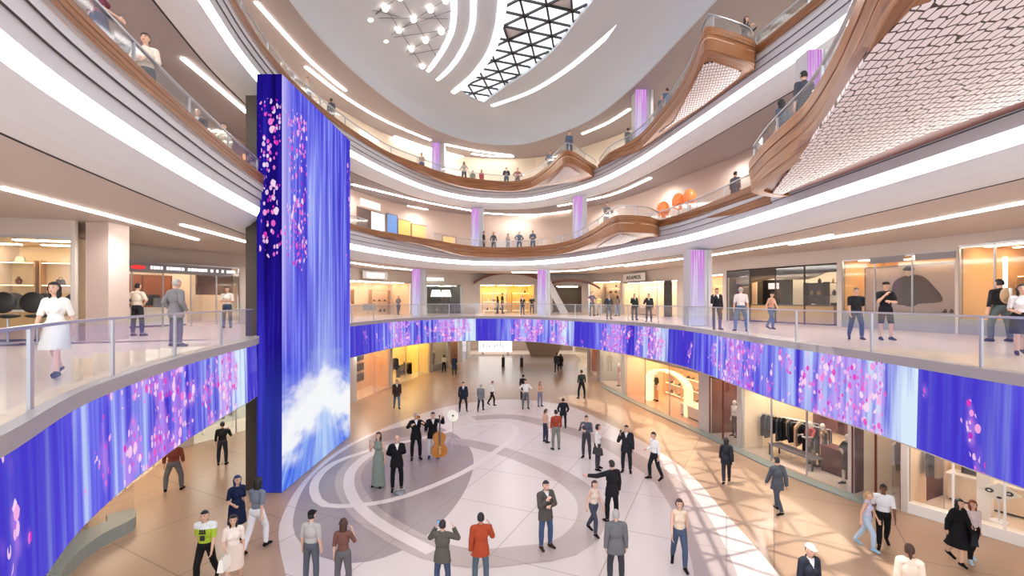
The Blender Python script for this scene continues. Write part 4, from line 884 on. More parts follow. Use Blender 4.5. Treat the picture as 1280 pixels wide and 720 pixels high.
put(1084, 614, 686, g0, 40, 'f', 'walk', 'blonde woman in a lilac sleeveless top and pale blue trousers arm in arm at right', top=(206, 206, 232), tops='vest', bot=(176, 198, 222), hair=('tail', 'blonde'), shoes=(150, 190, 220))
a = put(1104, 604, 684, g0, 330, 'm', 'walk', 'man in a white T-shirt and black trousers arm in arm with the blonde woman', top=(226, 230, 236), tops='short', bot=(24, 24, 26), skin=2)
put(1197, 622, 704, g0, 10, 'f', 'walk', 'woman in a black cape dress and black boots in front of the white shop', top=(22, 22, 26), tops='coat', bot=(22, 22, 24), bots='shorts', hair=('long', 'black'), shoes=(18, 18, 20))
a = put(1215, 625, 703, g0, 345, 'f', 'bag', 'red haired woman in a pale blouse and black trousers beside the caped woman', top=(224, 206, 208), bot=(24, 24, 26), hair=('long', 'red'), shoes=(170, 200, 224))
handbag(a, ('f', 'bag'), -1, (34, 36, 42), 'black leather handbag on the arm of the red haired woman', 1.25, drop=.28)
put(389, 638, 731, g0, 170, 'm', 'stand', 'man in a pale grey T-shirt and black beret below the mauve disc', top=(186, 184, 180), tops='short', bot=(90, 94, 104), hair=('cap', (28, 28, 30)))
put(429, 648, 741, g0, 185, 'f', 'phone', 'woman with long brown hair and a brown top in front of the mauve disc', top=(120, 82, 72), tops='short', bot=(100, 98, 100), hair=('long', 'brown'))
a = put(553, 650, 740, g0, 176, 'm', 'camera', 'man in a dark grey green jacket photographing the band, bottom centre', top=(92, 88, 82), tops='jacket', bot=(66, 78, 104)); phone(a, ('m', 'camera'), 1, 'phone held up by the man in the dark grey green jacket')
a = put(601, 641, 733, g0, 186, 'm', 'phone', 'man in a long orange red shirt with a hand at his ear, bottom centre', top=(168, 72, 44), tops='jacket', bot=(84, 100, 110), hair=('short', 'black'), skin=1)
# the band
a = put(473, 531, 608, g0, 340, 'f', 'sing', 'singer in a long sage green gown with dark hair on the mauve disc', top=(132, 144, 136), tops='vest', bot=(132, 144, 136), bots='gown', hair=('long', 'brown'))
p = hand_at(a, ('f', 'sing'), -1); b = MB(); b.tube((0, 0, -.12), (0, 0, .05), .012, .015); b.ell((0, 0, .07), (.028, .028, .032)); q = b.build('microphone', mat('mic_silver', (170, 170, 176), .3, .6), loc=(p.x, p.y, p.z+.04)); tag(q, 'silver microphone in the singer\'s raised hand', 'microphone')
put(496, 540, 613, g0, 20, 'm', 'behind', 'musician in a black suit with white pocket square beside the singer', top=(22, 22, 26), tops='jacket', bot=(20, 20, 22), hair=('bald', 'grey'))
a = put(520, 514, 574, g0, 20, 'm', 'trumpet', 'musician in a black suit blowing a trumpet', top=(24, 24, 28), tops='jacket', bot=(24, 24, 26), hair=('short', 'grey'))
tr = empty('trumpet', (a.location.x, a.location.y, 0), a.rotation_euler.z); tag(tr, 'small trumpet raised by the musician between singer and bass player', 'trumpet')
BR = mat('brass', (214, 176, 104), .25, .9); hz = a.scale[2]; c0 = V3(0, -.17*hz, 1.60*hz); c1 = V3(-.02, -.62*hz, 1.72*hz)
b = MB(); b.tube(c0, c1, .012, .014); b.tube(c1, c1+(c1-c0).normalized()*.13, .014, .065, 16, cap=False); b.build('bell_tube', BR, tr)
b = MB(); [b.tube(c0.lerp(c1, t)+V3(0, 0, -.09), c0.lerp(c1, t)+V3(0, 0, .03), .011) for t in (.45, .52, .59)]; b.path([c0.lerp(c1, t)+V3(0, 0, z_) for t, z_ in ((.2, -.01), (.25, -.07), (.75, -.07), (.8, -.01))], .007, 6); b.build('valve', BR, tr)
a = put(541, 511, 572, g0, 15, 'm', 'bass', 'musician in a black jacket and white shirt playing the double bass', top=(24, 24, 28), tops='jacket', bot=(220, 218, 216), hair=('short', 'black'), shoes=(40, 60, 110))
# double bass standing on its pin
p = at(549, 577, 0); db = empty('double_bass', (p.x, p.y, 0), .35); tag(db, 'honey brown double bass standing upright in front of the black jacketed player', 'double bass')
prof = [(0, .20), (.20, .22), (.30, .32), (.33, .45), (.30, .58), (.20, .70), (.19, .78), (.24, .90), (.26, 1.0), (.22, 1.12), (.10, 1.2), (.05, 1.22)]
out = catmull([(x_, z_) for x_, z_ in prof]+[(-x_, z_) for x_, z_ in prof[::-1][:-1]], .06, True)
b = MB(); n_ = len(out); b.add([(v.x, y_, v.y) for y_ in (-.09, .09) for v in out]+[(0, -.11, .7), (0, .11, .7)], [(k, (k+1) % n_, n_+(k+1) % n_, n_+k) for k in range(n_)]+[((k+1) % n_, k, 2*n_) for k in range(n_)]+[(n_+k, n_+(k+1) % n_, 2*n_+1) for k in range(n_)])
b.build('body', woodmat('honey_wood', (140, 82, 34), (196, 128, 56), (226, 170, 90)), db)
b = MB(); b.box(-.03, .03, -.13, -.08, .72, 1.72); b.build('fingerboard', BLACK, db)
b = MB(); b.tube((0, -.1, 1.7), (0, -.06, 1.86), .03, .022); b.ell((0, -.08, 1.88), (.04, .05, .04)); b.build('scroll', mat('dark_wood', (70, 40, 26), .4), db)
b = MB(); b.box(-.07, .07, -.16, -.10, .60, .63); b.box(-.035, .035, -.15, -.10, .34, .55); b.build('bridge', mat('pale_wood', (206, 170, 110), .5), db)
b = MB(); b.tube((0, 0, 0), (0, 0, .22), .008); b.build('end_pin', STEEL, db)
b = MB(); [b.tube((x_, -.145, .5), (x_, -.13, 1.72), .0025, n=5) for x_ in (-.018, -.006, .006, .018)]; q = b.build('strings', STEEL, db)
# cymbal on a tripod
p = at(566, 562, 0); cs = empty('cymbal_stand', (p.x, p.y, 0), .5); tag(cs, 'white cymbal tilted on a chrome tripod right of the bass player', 'cymbal stand')
b = MB(); b.tube((0, 0, .42), (0, 0, 1.42), .013); b.build('pole', STEEL, cs)
for k in range(3):
    t = 2*math.pi*k/3; b = MB(); b.tube((0, 0, .62), (.38*math.cos(t), .38*math.sin(t), .012), .011); b.tube((0, 0, .30), (.20*math.cos(t), .20*math.sin(t), .30), .006); b.build('leg', STEEL, cs)
b = MB(); M_ = Matrix.Rotation(1.1, 3, 'X'); b.ell((0, 0, 1.50), (.26, .26, .018), M_, n=28, m=8); b.build('cymbal', mat('pale_cymbal', (236, 232, 222), .35, .2), cs)
b = MB(); b.ell((0, -.02, 1.50), (.045, .045, .03), M_); b.build('felt', BLACK, cs)
b = MB(); b.lathe([(0, .10), (.06, .12), (.16, .10), (.2, .03), (.18, 0), (0, 0)], n=16); p = at(500, 617, 0); q = b.build('floor_monitor', mat('silver_speaker', (130, 132, 138), .35, .5), loc=p); tag(q, 'small round silver floor speaker at the singer and suited musician\'s feet', 'speaker')
b = MB(); b.path([(-.16, -.05, .02), (-.02, 0, .15), (.16, .06, .16)], .012, 6); b.build('bracket', STEEL, q)

# first gallery (left, far, right)
def up(x, yh, yf, face, sex, pose, label, hh=None, **k):
    Y = F*(E-Z1)/(yf-HOR); h = hh or min(max((yf-yh)/F*Y, 1.6), 1.95)
    p = inward(Vector(((x-CX)/F*Y, Y)), [R1], .42); return person((p.x, p.y, Z1), h, face, sex, pose, label, **k)
a = up(70, 360, 472, 15, 'f', 'walk2', 'woman in a white dress with long black hair behind the near left glass rail', hh=1.55, top=(238, 236, 232), tops='short', bot=(236, 234, 226), bots='skirt', hair=('long', 'black'), shoes=(40, 36, 38))
up(172, 358, 420, 175, 'm', 'hips', 'man in a cream shirt and dark trousers leaning by the counters on the left gallery', top=(226, 214, 200), tops='short', bot=(44, 44, 50), hair=('short', 'black'), hh=1.85)
up(220, 350, 433, 160, 'm', 'pockets', 'grey haired man in a grey suit behind the left glass rail', top=(124, 124, 130), tops='jacket', bot=(62, 66, 78), hair=('short', 'grey'), hh=1.82, wide=1.08)
up(284, 358, 410, 10, 'm', 'folded', 'man in a white T-shirt and jeans next to the tower on the left gallery', top=(228, 222, 216), tops='short', bot=(72, 90, 122), hh=1.85)
for i, (x, yh, yf, f, s, po_, lab, t, bt, hr) in enumerate([
    (498, 371, 394, 30, 'f', 'walk', 'woman in slate blue in front of the peach shop right of the tower', (110, 112, 124), (60, 74, 104), ('long', 'black')),
    (628, 366, 392, 90, 'm', 'stand', 'slim person in dark grey before the yellow far shop', (64, 66, 72), (50, 52, 58), ('short', 'black')),
    (622, 374, 392, 250, 'f', 'stand', 'short person beside the slim one before the yellow far shop', (86, 84, 96), (50, 52, 60), ('long', 'black')),
    (653, 373, 393, 10, 'f', 'lean', 'left one of the two small figures at the rail left of the middle lilac column', (50, 56, 60), (60, 66, 80), ('short', 'black')),
    (665, 372, 393, 350, 'm', 'lean', 'right one of the two small figures at the rail left of the middle lilac column', (44, 50, 54), (52, 58, 72), ('short', 'brown')),
    (740, 364, 395, 20, 'f', 'hips', 'woman in violet grey with a large hairdo in front of the shelves shop', (102, 92, 112), (90, 92, 104), ('bob', 'brown')),
    (749, 369, 394, 330, 'f', 'stand', 'person in a yellow green top between the violet grey woman and the white haired man', (206, 208, 150), (160, 160, 160), ('short', 'brown')),
    (761, 368, 399, 15, 'm', 'pockets', 'white haired man in a dark jacket at the far right rail', (64, 70, 76), (70, 72, 82), ('short', 'grey')),
    (772, 371, 395, 200, 'f', 'stand', 'small person in blue jeans behind the white haired man', (120, 110, 96), (96, 130, 168), ('long', 'black')),
    (793, 367, 400, 15, 'm', 'phone', 'man in a long dark teal coat raising a hand before the cream display', (44, 56, 58), (60, 80, 84), ('short', 'black')),
    (811, 367, 402, 345, 'm', 'phone', 'man in a charcoal jacket telephoning right of the teal coat man', (52, 54, 56), (60, 64, 74), ('short', 'black')),
    (896, 360, 412, 10, 'm', 'phone', 'man in a black suit telephoning right of the widest lilac column', (38, 40, 46), (44, 50, 66), ('short', 'black')),
    (926, 358, 414, 170, 'm', 'wide', 'man in a white and red striped T-shirt and jeans seen from behind', (232, 220, 220), (84, 110, 140), ('bald', 'grey')),
    (964, 365, 412, 20, 'f', 'walk', 'woman in a tan halter top and blue jeans walking by the cafe', (206, 160, 140), (60, 90, 130), ('cap', (36, 30, 30))),
    (1070, 359, 425, 340, 'm', 'walk2', 'man in a black T-shirt and dark jeans at the left of the bag poster', (42, 44, 48), (48, 70, 98), ('short', 'brown')),
    (1107, 352, 425, 350, 'm', 'chin', 'man with a flat cap, black top and shorts in front of the bag poster', (34, 34, 40), (40, 40, 48), ('cap', (32, 28, 26))),
    (1276, 362, 445, 330, 'f', 'bag', 'person in a white top and black skirt at the right frame edge', (230, 226, 228), (30, 30, 34), ('long', 'black'))]):
    up(x, yh, yf, f, s, po_, lab, top=t, bot=bt, hair=hr, tops='jacket' if i in (3, 7, 9, 10, 11) else ('vest' if i == 13 else 'short'), bots='shorts' if i == 15 else ('skirt' if i == 16 else 'trousers'), shoes=(24, 22, 22))
a = up(1250, 346, 427, 175, 'm', 'wide', 'broad man with a tan and white backpack in front of the shelves at far right', top=(40, 40, 44), bot=(84, 96, 100), wide=1.15, hh=1.9)
bp = MB(); bp.ell((0, 0, 0), (.19, .11, .25), n=16, m=10); q = bp.build('backpack', cloth((186, 158, 128)), loc=(a.location.x, a.location.y-.20, Z1+1.38), smooth=True); tag(q, 'tan rounded backpack worn by the broad man at far right', 'backpack')
b = MB(); b.box(-.03, .03, -.13, -.07, -.2, .22); b.build('front_strap', WHITE, q); b = MB(); b.ell((0, -.05, -.1), (.15, .09, .1)); b.build('pocket', cloth((150, 124, 98)), q)
# upper galleries: feet hidden by the parapets, so stand them at their rail
def hi(x, yh, L, face, sex, pose, label, h=1.72, **k):
    z = zz(L, 3.865); Y = F*(z+h-E)/(HOR-yh); p = inward(Vector(((x-CX)/F*Y, Y)), RAILS[L], .47); return person((p.x, p.y, z), h, face, sex, pose, label, **k)
hi(150, -26, 2, 150, 'f', 'bag', 'woman in a maroon top and navy skirt at the topmost left parapet', top=(116, 60, 76), tops='short', bot=(52, 60, 96), bots='skirt', hair=('long', 'black'))
hi(182, 42, 2, 20, 'm', 'folded', 'man in a cream shirt and dark trousers above the left timber parapet', top=(226, 212, 196), bot=(60, 72, 84))
hi(247, 136, 2, 20, 'm', 'chin', 'balding man in a dark teal suit above the left timber parapet', top=(52, 64, 76), tops='jacket', bot=(52, 60, 74), hair=('bald', 'black'))
hi(281, 155, 2, 15, 'f', 'lean', 'woman in a pale green top with yellow collar left of the tower', top=(190, 188, 166), tops='short', bot=(180, 178, 160), hair=('tail', 'black'))
hi(570, 296, 2, 10, 'm', 'lean', 'small dark figure at the second gallery parapet left of the lilac column', top=(60, 56, 64), bot=(60, 60, 66))
hi(607, 288, 2, 90, 'm', 'stand', 'dark figure just right of the second gallery left column', top=(50, 50, 56), bot=(50, 50, 56))
hi(617, 290, 2, 20, 'f', 'pockets', 'blonde figure in slate second right of the second gallery left column', top=(92, 98, 110), bot=(80, 86, 98), hair=('bob', 'blonde'))
hi(649, 289, 2, 10, 'm', 'hips', 'left one of the two light haired figures at the far middle parapet', top=(110, 124, 140), bot=(100, 126, 156), hair=('short', 'grey'))
hi(666, 288, 2, 350, 'm', 'folded', 'right one of the two light haired figures at the far middle parapet', top=(100, 116, 134), bot=(92, 118, 150), hair=('short', 'grey'))
hi(635, 292, 2, 30, 'f', 'stand', 'small pale figure left of the two light haired figures at the far middle', top=(196, 186, 180), bot=(120, 116, 120), h=1.6)
hi(751, 253, 2, 15, 'm', 'lean', 'grey figure at the glass of the small far prow of the second gallery', top=(120, 120, 126), bot=(116, 116, 122))
hi(919, 214, 2, 120, 'm', 'stand', 'dark slate figure seen over the timber wedge of the second gallery', top=(94, 88, 96), bot=(94, 88, 96))
hi(977, 124, 2, 200, 'f', 'stand', 'dark haired woman in slate blue behind the near prow parapet', top=(84, 98, 112), bot=(80, 92, 104), hair=('long', 'black'))
hi(1005, 88, 2, 180, 'm', 'stand', 'man in dark grey by the pale pink column behind the near prow parapet', top=(70, 72, 80), bot=(60, 62, 70))
hi(391, 97, 3, 20, 'f', 'lean', 'pale figure at the third gallery rail above the tower top', top=(196, 192, 186), bot=(160, 156, 156), h=1.6)
hi(420, 122, 3, 200, 'f', 'walk', 'short person in dark grey shorts walking on the third gallery right of the tower top', top=(92, 90, 94), bot=(80, 78, 84), bots='shorts', h=1.6)
hi(527, 191, 3, 10, 'f', 'stand', 'woman in a blue skirt left of the third gallery far left column', top=(190, 168, 156), tops='short', bot=(62, 90, 136), bots='skirt', hair=('tail', 'brown'))
hi(580, 202, 3, 350, 'f', 'hips', 'woman in a white and grey patterned top right of the third gallery far left column', top=(200, 190, 184), tops='short', bot=(90, 84, 92), hair=('long', 'brown'))
hi(591, 213, 3, 15, 'm', 'stand', 'small person in grey green at the far third gallery rail', top=(140, 146, 132), bot=(120, 118, 110), h=1.55)
hi(602, 212, 3, 15, 'f', 'stand', 'small person in a red dress at the far third gallery rail', top=(206, 44, 70), bot=(206, 44, 70), h=1.55, hair=('bob', 'blonde'))
hi(633, 209, 3, 0, 'm', 'folded', 'man in a navy jacket at the far third gallery rail', top=(66, 72, 92), tops='jacket', bot=(66, 70, 88))
hi(647, 210, 3, 5, 'm', 'hips', 'man in a rose checked shirt at the far third gallery rail', top=(178, 120, 122), bot=(96, 84, 96), hair=('short', 'brown'))
hi(684, 188, 3, 340, 'm', 'hips', 'man in a slate shirt leaning on the small upper prow rail', top=(116, 130, 142), bot=(120, 134, 144), hair=('short', 'brown'))
hi(705, 162, 3, 10, 'm', 'stand', 'man in steel blue standing at the tip of the small upper prow', top=(92, 104, 128), bot=(92, 106, 134))
hi(785, 160, 3, 200, 'm', 'stand', 'grey figure on the third gallery between the prows', top=(132, 128, 130), bot=(132, 128, 130))
hi(815, 119, 3, 15, 'm', 'folded', 'man in slate blue left of two at the upper right prow', top=(124, 124, 134), bot=(96, 116, 140), hair=('short', 'grey'))
hi(831, 110, 3, 200, 'm', 'stand', 'man in blue right of two at the upper right prow', top=(86, 106, 140), bot=(84, 110, 150), hair=('short', 'brown'))
hi(983, 8, 3, 20, 'f', 'lean', 'woman in dark blue at the top right parapet', top=(80, 84, 98), bot=(80, 84, 98), hair=('long', 'black'))
# ------------------------------------------------------------------ back walls with shop bays
def build_wall(c, bays, z0, zt, m, name):
    S = arcs(c); cuts = sorted(bays); pos = 0.0; b = MB()
    def seg(s0, s1, za, zb_):
        if s1-s0 < .05: return
        pts_ = [pt_at(c, S, s0)]+[p for p, s in zip(c, S) if s0 < s < s1]+[pt_at(c, S, s1)]
        sweep(b, pts_, [(0, za), (0, zb_), (.18, zb_), (.18, za), (0, za)], caps=True)
    for s0, s1, h in cuts:
        seg(pos, s0, z0, zt); seg(s0, s1, z0+h, zt); pos = s1
    seg(pos, S[-1], z0, zt); return struct(b.build(name, m))
def pt_at(c, S, s):
    i = min(max(0, int(np.searchsorted(S, s))-1), len(S)-2); t = (s-S[i])/max(1e-6, S[i+1]-S[i]); return c[i].lerp(c[i+1], min(max(t, 0), 1))
def s_px(c, px, first=True):
    S = arcs(c); hits = []
    for i in range(len(c)-1):
        if c[i].y > .5 and c[i+1].y > .5:
            a, b_ = px_of(c[i]), px_of(c[i+1])
            if (a-px)*(b_-px) <= 0 and a != b_: hits.append(S[i]+(c[i+1]-c[i]).length*(px-a)/(b_-a))
    return hits[0] if first else hits[-1]
class Bay:
    def __init__(s, c, s0, s1, z0, h, dep):
        S = arcs(c); s.P = pt_at(c, S, s0); s.Q = pt_at(c, S, s1); d = s.Q-s.P; s.w = d.length; s.u = d.normalized(); s.n = Vector((-s.u.y, s.u.x)); s.z = z0; s.h = h; s.d = dep; s.rz = math.atan2(s.u.y, s.u.x); s.span = (s0, s1, h)
    def at(s, u, v, z=0): p = s.P+s.u*u+s.n*v; return (p.x, p.y, s.z+z)
def shop(b, label, back, side, lightc=(255, 232, 200), le=4.6, glass=True, frame=STEEL, mull=2, fl=FL_GAL, door=None, sill=None, lamps=0, watt=0, fascia=None):
    r = empty('shop_unit', b.at(0, 0), b.rz); tag(r, label, 'shop')
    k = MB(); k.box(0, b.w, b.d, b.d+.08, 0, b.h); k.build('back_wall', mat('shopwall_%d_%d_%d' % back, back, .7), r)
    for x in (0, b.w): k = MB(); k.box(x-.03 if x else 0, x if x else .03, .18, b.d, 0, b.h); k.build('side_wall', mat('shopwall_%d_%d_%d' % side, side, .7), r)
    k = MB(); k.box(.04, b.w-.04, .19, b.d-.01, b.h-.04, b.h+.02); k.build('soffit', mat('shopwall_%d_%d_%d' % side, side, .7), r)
    k = MB(); k.box(.04, b.w-.04, .02, b.d-.01, 0, .015); k.build('floor_finish', fl, r)
    nl = max(1, int(b.w/1.6)); lm = mat('shop_lamp_%d_%d_%d' % lightc, lightc, emit=le*2.6)
    for row in (.28, .72):
        for i in range(nl):
            k = MB(); x = b.w*(i+.5)/nl; k.box(x-b.w/nl*.36, x+b.w/nl*.36, b.d*row-.12, b.d*row+.12, b.h-.07, b.h-.045); k.build('ceiling_lamp', lm, r)
    if glass:
        n = mull+1; y = .04
        for i in range(n):
            x0, x1 = b.w*i/n+.03, b.w*(i+1)/n-.03
            if door is not None and i == door: continue
            k = MB(); k.box(x0, x1, y, y+.015, (sill or 0)+.03, b.h-.06); k.build('window_pane', SHOPG, r)
        k = MB(); k.box(0, b.w, y-.02, y+.04, b.h-.07, b.h)
        for i in range(n+1): x = b.w*i/n; k.box(max(0, x-.025), min(b.w, x+.025), y-.02, y+.04, 0, b.h-.07)
        k.build('window_frame', frame, r)
        if sill: k = MB(); k.box(.02, b.w-.02, y-.03, y+.30, 0, sill); k.build('window_sill', mat('sill_%d' % int(sill*100), (244, 240, 236) if sill < .4 else (150, 152, 150), .5), r)
    if fascia: k = MB(); k.box(.02, b.w-.02, .06, .12, b.h-fascia[0], b.h-.08); k.build('inner_fascia', mat('shopwall_%d_%d_%d' % fascia[1], fascia[1], .5), r)
    return r
GN = [0]
def shelf_unit(b, u, v, w_, h_, n, label, col=(176, 140, 100), goods=('box', 'handbag', 'bottle'), gcol=((60, 40, 34), (120, 60, 48), (230, 224, 216), (30, 30, 32), (190, 150, 100)), glab=None, count=7, back=None, rot=0, glow=False, dep=.38, z0=0.0):
    r = empty('shelf_unit', b.at(u, v, z0), b.rz+rot); tag(r, label, 'shelf'); m = mat('shelfwood_%d_%d_%d' % col, col, .5)
    for x in (0, w_): k = MB(); k.box(x-.02, x+.02, -dep, 0, 0, h_); k.build('upright', m, r)
    if back: k = MB(); k.box(.02, w_-.02, -.02, 0, .05, h_-.02); k.build('back_panel', mat('shopwall_%d_%d_%d' % back, back, .6), r)
    for i in range(n):
        z = .25+(h_-.3)*i/max(1, n-1); k = MB(); k.box(.02, w_-.02, -dep, -.02, z-.02, z); k.build('shelf', m, r)
        if glow: k = MB(); k.box(.04, w_-.04, -dep+.02, -dep+.05, z-.045, z-.022); k.build('shelf_light', mat('shelf_glow', (255, 226, 180), emit=3), r)
    rnd = random.Random(int(u*100+w_*37+h_*11)+len(label)); M = Matrix.Rotation(b.rz+rot, 2)
    base = b.at(u, v, z0); protos = {}
    for j in range(count):
        i = j % n; z = .25+(h_-.3)*i/max(1, n-1); 
        if z > h_-.15 and rnd.random() < .5: i = 0; z = .25
        x = .2+(w_-.4)*((j//n)+.5+rnd.uniform(-.15, .15))/max(1, math.ceil(count/n)); kind = goods[(i+j) % len(goods)]; c_ = gcol[rnd.randrange(len(gcol))]
        o2 = M @ Vector((x, -dep*.5)); loc = (base[0]+o2.x, base[1]+o2.y, base[2]+z+.001)
        q = MB(); s = rnd.uniform(.8, 1.15)
        if kind == 'box': q.box(-.10*s, .10*s, -.07, .07, 0, .20*s)
        elif kind == 'bottle': q.lathe([(0, 0), (.045, 0), (.05, .02), (.05, .15), (.018, .19), (.018, .25), (0, .25)], n=12)
        elif kind == 'shoe': q.ell((0, 0, .04), (.055, .14, .04), n=12, m=8); q.ell((0, .08, .075), (.045, .055, .05), n=10, m=6)
        elif kind == 'hat': q.ell((0, 0, .012), (.16, .16, .012), n=16, m=6); q.lathe([(.09, .01), (.085, .10), (.05, .125), (0, .125)], n=14)
        elif kind == 'vase': q.lathe([(0, 0), (.05, 0), (.09, .08), (.085, .16), (.035, .22), (.045, .26)], n=14)
        else:
            q.add([(-.14, -.05, 0), (.14, -.05, 0), (.14, .05, 0), (-.14, .05, 0), (-.10, -.03, .18), (.10, -.03, .18), (.10, .03, .18), (-.10, .03, .18)], [(0, 3, 2, 1), (4, 5, 6, 7), (0, 1, 5, 4), (1, 2, 6, 5), (2, 3, 7, 6), (3, 0, 4, 7)])
            q.path([(.06*math.cos(a), 0, .17+.09*math.sin(a)) for a in [math.pi*t/5 for t in range(6)]], .008, 5)
        nm = {'box': 'gift_box', 'bottle': 'bottle', 'shoe': 'shoe', 'hat': 'hat', 'vase': 'vase'}.get(kind, 'handbag')
        o = q.build(nm, cloth(c_), loc=loc, rz=b.rz+rot); tag(o, 'small %s among the goods on the %s' % (nm.replace('_', ' '), glab or 'shelves'), nm.replace('_', ' '), 'goods on the '+(glab or 'shelves'))
    return r
def rack(b, u, v, w_, label, cols, h_=1.55, n=9, rot=0, z0=0):
    r = empty('clothes_rack', b.at(u, v, z0), b.rz+rot); tag(r, label, 'clothes rack'); k = MB()
    k.tube((0, 0, h_), (w_, 0, h_), .015); k.build('rail', STEEL, r)
    for x in (0, w_): k = MB(); k.tube((x, 0, 0), (x, 0, h_), .015); k.tube((x, -.22, .015), (x, .22, .015), .015); k.build('rack_leg', STEEL, r)
    rnd = random.Random(len(label)+n)
    for i in range(n):
        x = w_*(i+.5)/n; c_ = cols[i % len(cols)]; L_ = rnd.uniform(.75, 1.05); q = MB()
        q.add([(x-.03, -.06, h_-.05), (x+.03, -.06, h_-.05), (x+.03, .06, h_-.05), (x-.03, .06, h_-.05), (x-.035, -.22, h_-.16), (x+.035, -.22, h_-.16), (x+.035, .22, h_-.16), (x-.035, .22, h_-.16), (x-.045, -.2, h_-L_), (x+.045, -.2, h_-L_), (x+.045, .2, h_-L_), (x-.045, .2, h_-L_)],
              [(0, 1, 2, 3)]+[(a+j, a+(j+1) % 4, a+4+(j+1) % 4, a+4+j) for a in (0, 4) for j in range(4)]+[(8, 11, 10, 9)])
        q.build('garment', cloth(c_), r)
    return r
def mannequin(b, u, v, label, top, bot=(30, 30, 34), sex='f', pose='stand', tops='short', bots='trousers', z0=0, h=1.78, face=0, m=None, hair=('none', None)):
    p = b.at(u, v, z0); o = person(p, h, math.degrees(b.rz)+face, sex, pose, label, top=top, tops=tops, bot=bot, bots=bots, hair=hair, name='mannequin', mono=m or mat('mannequin_white', (228, 222, 214), .4)); return o
def counter(b, u, v, w_, d_, h_, label, top=(240, 236, 230), body=(220, 190, 160), name='display_counter', z0=0, legs=False):
    r = empty(name, b.at(u, v, z0), b.rz); tag(r, label, 'counter' if 'counter' in name else 'table')
    k = MB(); k.box(0, w_, 0, d_, h_-.05, h_); k.build('countertop', mat('ct_%d_%d_%d' % top, top, .35), r)
    if legs:
        for x in (.05, w_-.05):
            for y in (.05, d_-.05): k = MB(); k.box(x-.025, x+.025, y-.025, y+.025, 0, h_-.05); k.build('leg', BLACK, r)
    else:
        k = MB(); k.box(.04, w_-.04, .04, d_-.04, .08, h_-.05); k.build('cabinet', mat('cb_%d_%d_%d' % body, body, .5), r)
        k = MB(); k.box(.08, w_-.08, .07, d_-.07, 0, .08); k.build('plinth', BLACK, r)
    return r
def panel(b, u, v, z, w_, h_, label, col, name='poster', cat='poster', emit=0, th=.04, fr=None, off=0):
    r = MB(); r.box(0, w_, -th, 0, 0, h_); o = r.build(name, mat('pn_%s_%d_%d_%d_%d' % ((name,)+tuple(col)+(int(emit*10),)), col, .5, emit=emit), loc=b.at(u, v, z), rz=b.rz); tag(o, label, cat)
    if fr: k = MB(); [k.box(*q) for q in ((-.04, 0, -th-.02, 0, -.04, h_+.04), (w_, w_+.04, -th-.02, 0, -.04, h_+.04), (0, w_, -th-.02, 0, -.04, 0), (0, w_, -th-.02, 0, h_, h_+.04))]; k.build('frame', mat('fr_%d_%d_%d' % fr, fr, .5), o)
    return o
def sign(b, text, u, v, z, size, label, col=(255, 255, 255), emit=1.6, back=None, bw=None):
    cu = bpy.data.curves.new('t', 'FONT'); cu.body = text; cu.size = size; cu.extrude = .02; cu.align_x = 'CENTER'; cu.space_character = 1.15
    t = bpy.data.objects.new('t', cu); C.objects.link(t); me = bpy.data.meshes.new_from_object(t.evaluated_get(bpy.context.evaluated_depsgraph_get())); bpy.data.objects.remove(t)
    me.materials.clear(); me.materials.append(mat('sign_%d_%d_%d_%d' % (tuple(col)+(int(emit*10),)), col, emit=emit))
    r = empty('shop_sign', b.at(u, v, z), b.rz); tag(r, label, 'sign')
    o = bpy.data.objects.new('lettering', me); C.objects.link(o); o.parent = r; o.rotation_euler = (math.pi/2, 0, 0); o.location = (0, -.08, 0)
    if back: k = MB(); k.box(-bw/2, bw/2, -.05, 0, -size*.35, size*1.05); k.build('backing_board', mat('sb_%d_%d_%d' % back, back, .5), r)
    return r
def bay_px(c, x0, x1, z0, h, dep, first=True): return Bay(c, s_px(c, x0, first), s_px(c, x1, first), z0, h, dep)

# --- first gallery, left: the cosmetics shop and the counter store
HG = 3.15
S_ = arcs(WL1); bA = Bay(WL1, S_[3]+.15, S_[-1]-.1, Z1, HG, 3.4)
shop(bA, 'near left shop with lit beige shelves, black chairs and a white counter', (226, 206, 172), (232, 214, 184), mull=1)
shelf_unit(bA, .25, 3.2, 1.7, 2.6, 4, 'light wooden shelf bay with bags and boxes, leftmost in the near left shop', goods=('box', 'handbag', 'vase'), gcol=((40, 34, 34), (180, 150, 120), (96, 60, 48), (214, 204, 190)), glab='leftmost shelf bay of the near left shop', count=8, back=(214, 196, 160), glow=True)
shelf_unit(bA, 2.1, 3.2, .95, 2.6, 4, 'wooden shelf bay with small dark bags in the middle of the near left shop', goods=('handbag', 'bottle'), gcol=((30, 24, 26), (90, 30, 34), (60, 44, 40)), glab='middle shelf bay of the near left shop', count=4, back=(236, 214, 176), glow=True)
panel(bA, 3.2, 3.3, .5, .8, 1.9, 'tall grey mirror panel with wooden edge at right in the near left shop', (168, 170, 172), 'mirror', 'mirror', fr=(150, 112, 80))
counter(bA, .4, .35, 3.7, .5, .95, 'long white topped counter with warm glowing front behind the black chairs', top=(250, 248, 244), body=(240, 196, 130))
def chair(b, u, v, label, rz=0):
    r = empty('salon_chair', b.at(u, v), b.rz+rz); tag(r, label, 'chair', None)
    k = MB(); k.ell((0, 0, .80), (.27, .26, .07), n=16, m=8); k.build('seat', BLACK, r, smooth=True)
    k = MB(); k.ell((0, -.22, 1.18), (.30, .07, .30), n=18, m=10); k.build('backrest', mat('black_leather', (30, 30, 34), .4), r, smooth=True)
    k = MB(); k.tube((0, 0, .04), (0, 0, .76), .03); k.build('column', STEEL, r)
    k = MB(); k.lathe([(.24, 0), (.22, .03), (.05, .05)], n=16); k.build('foot_plate', STEEL, r)
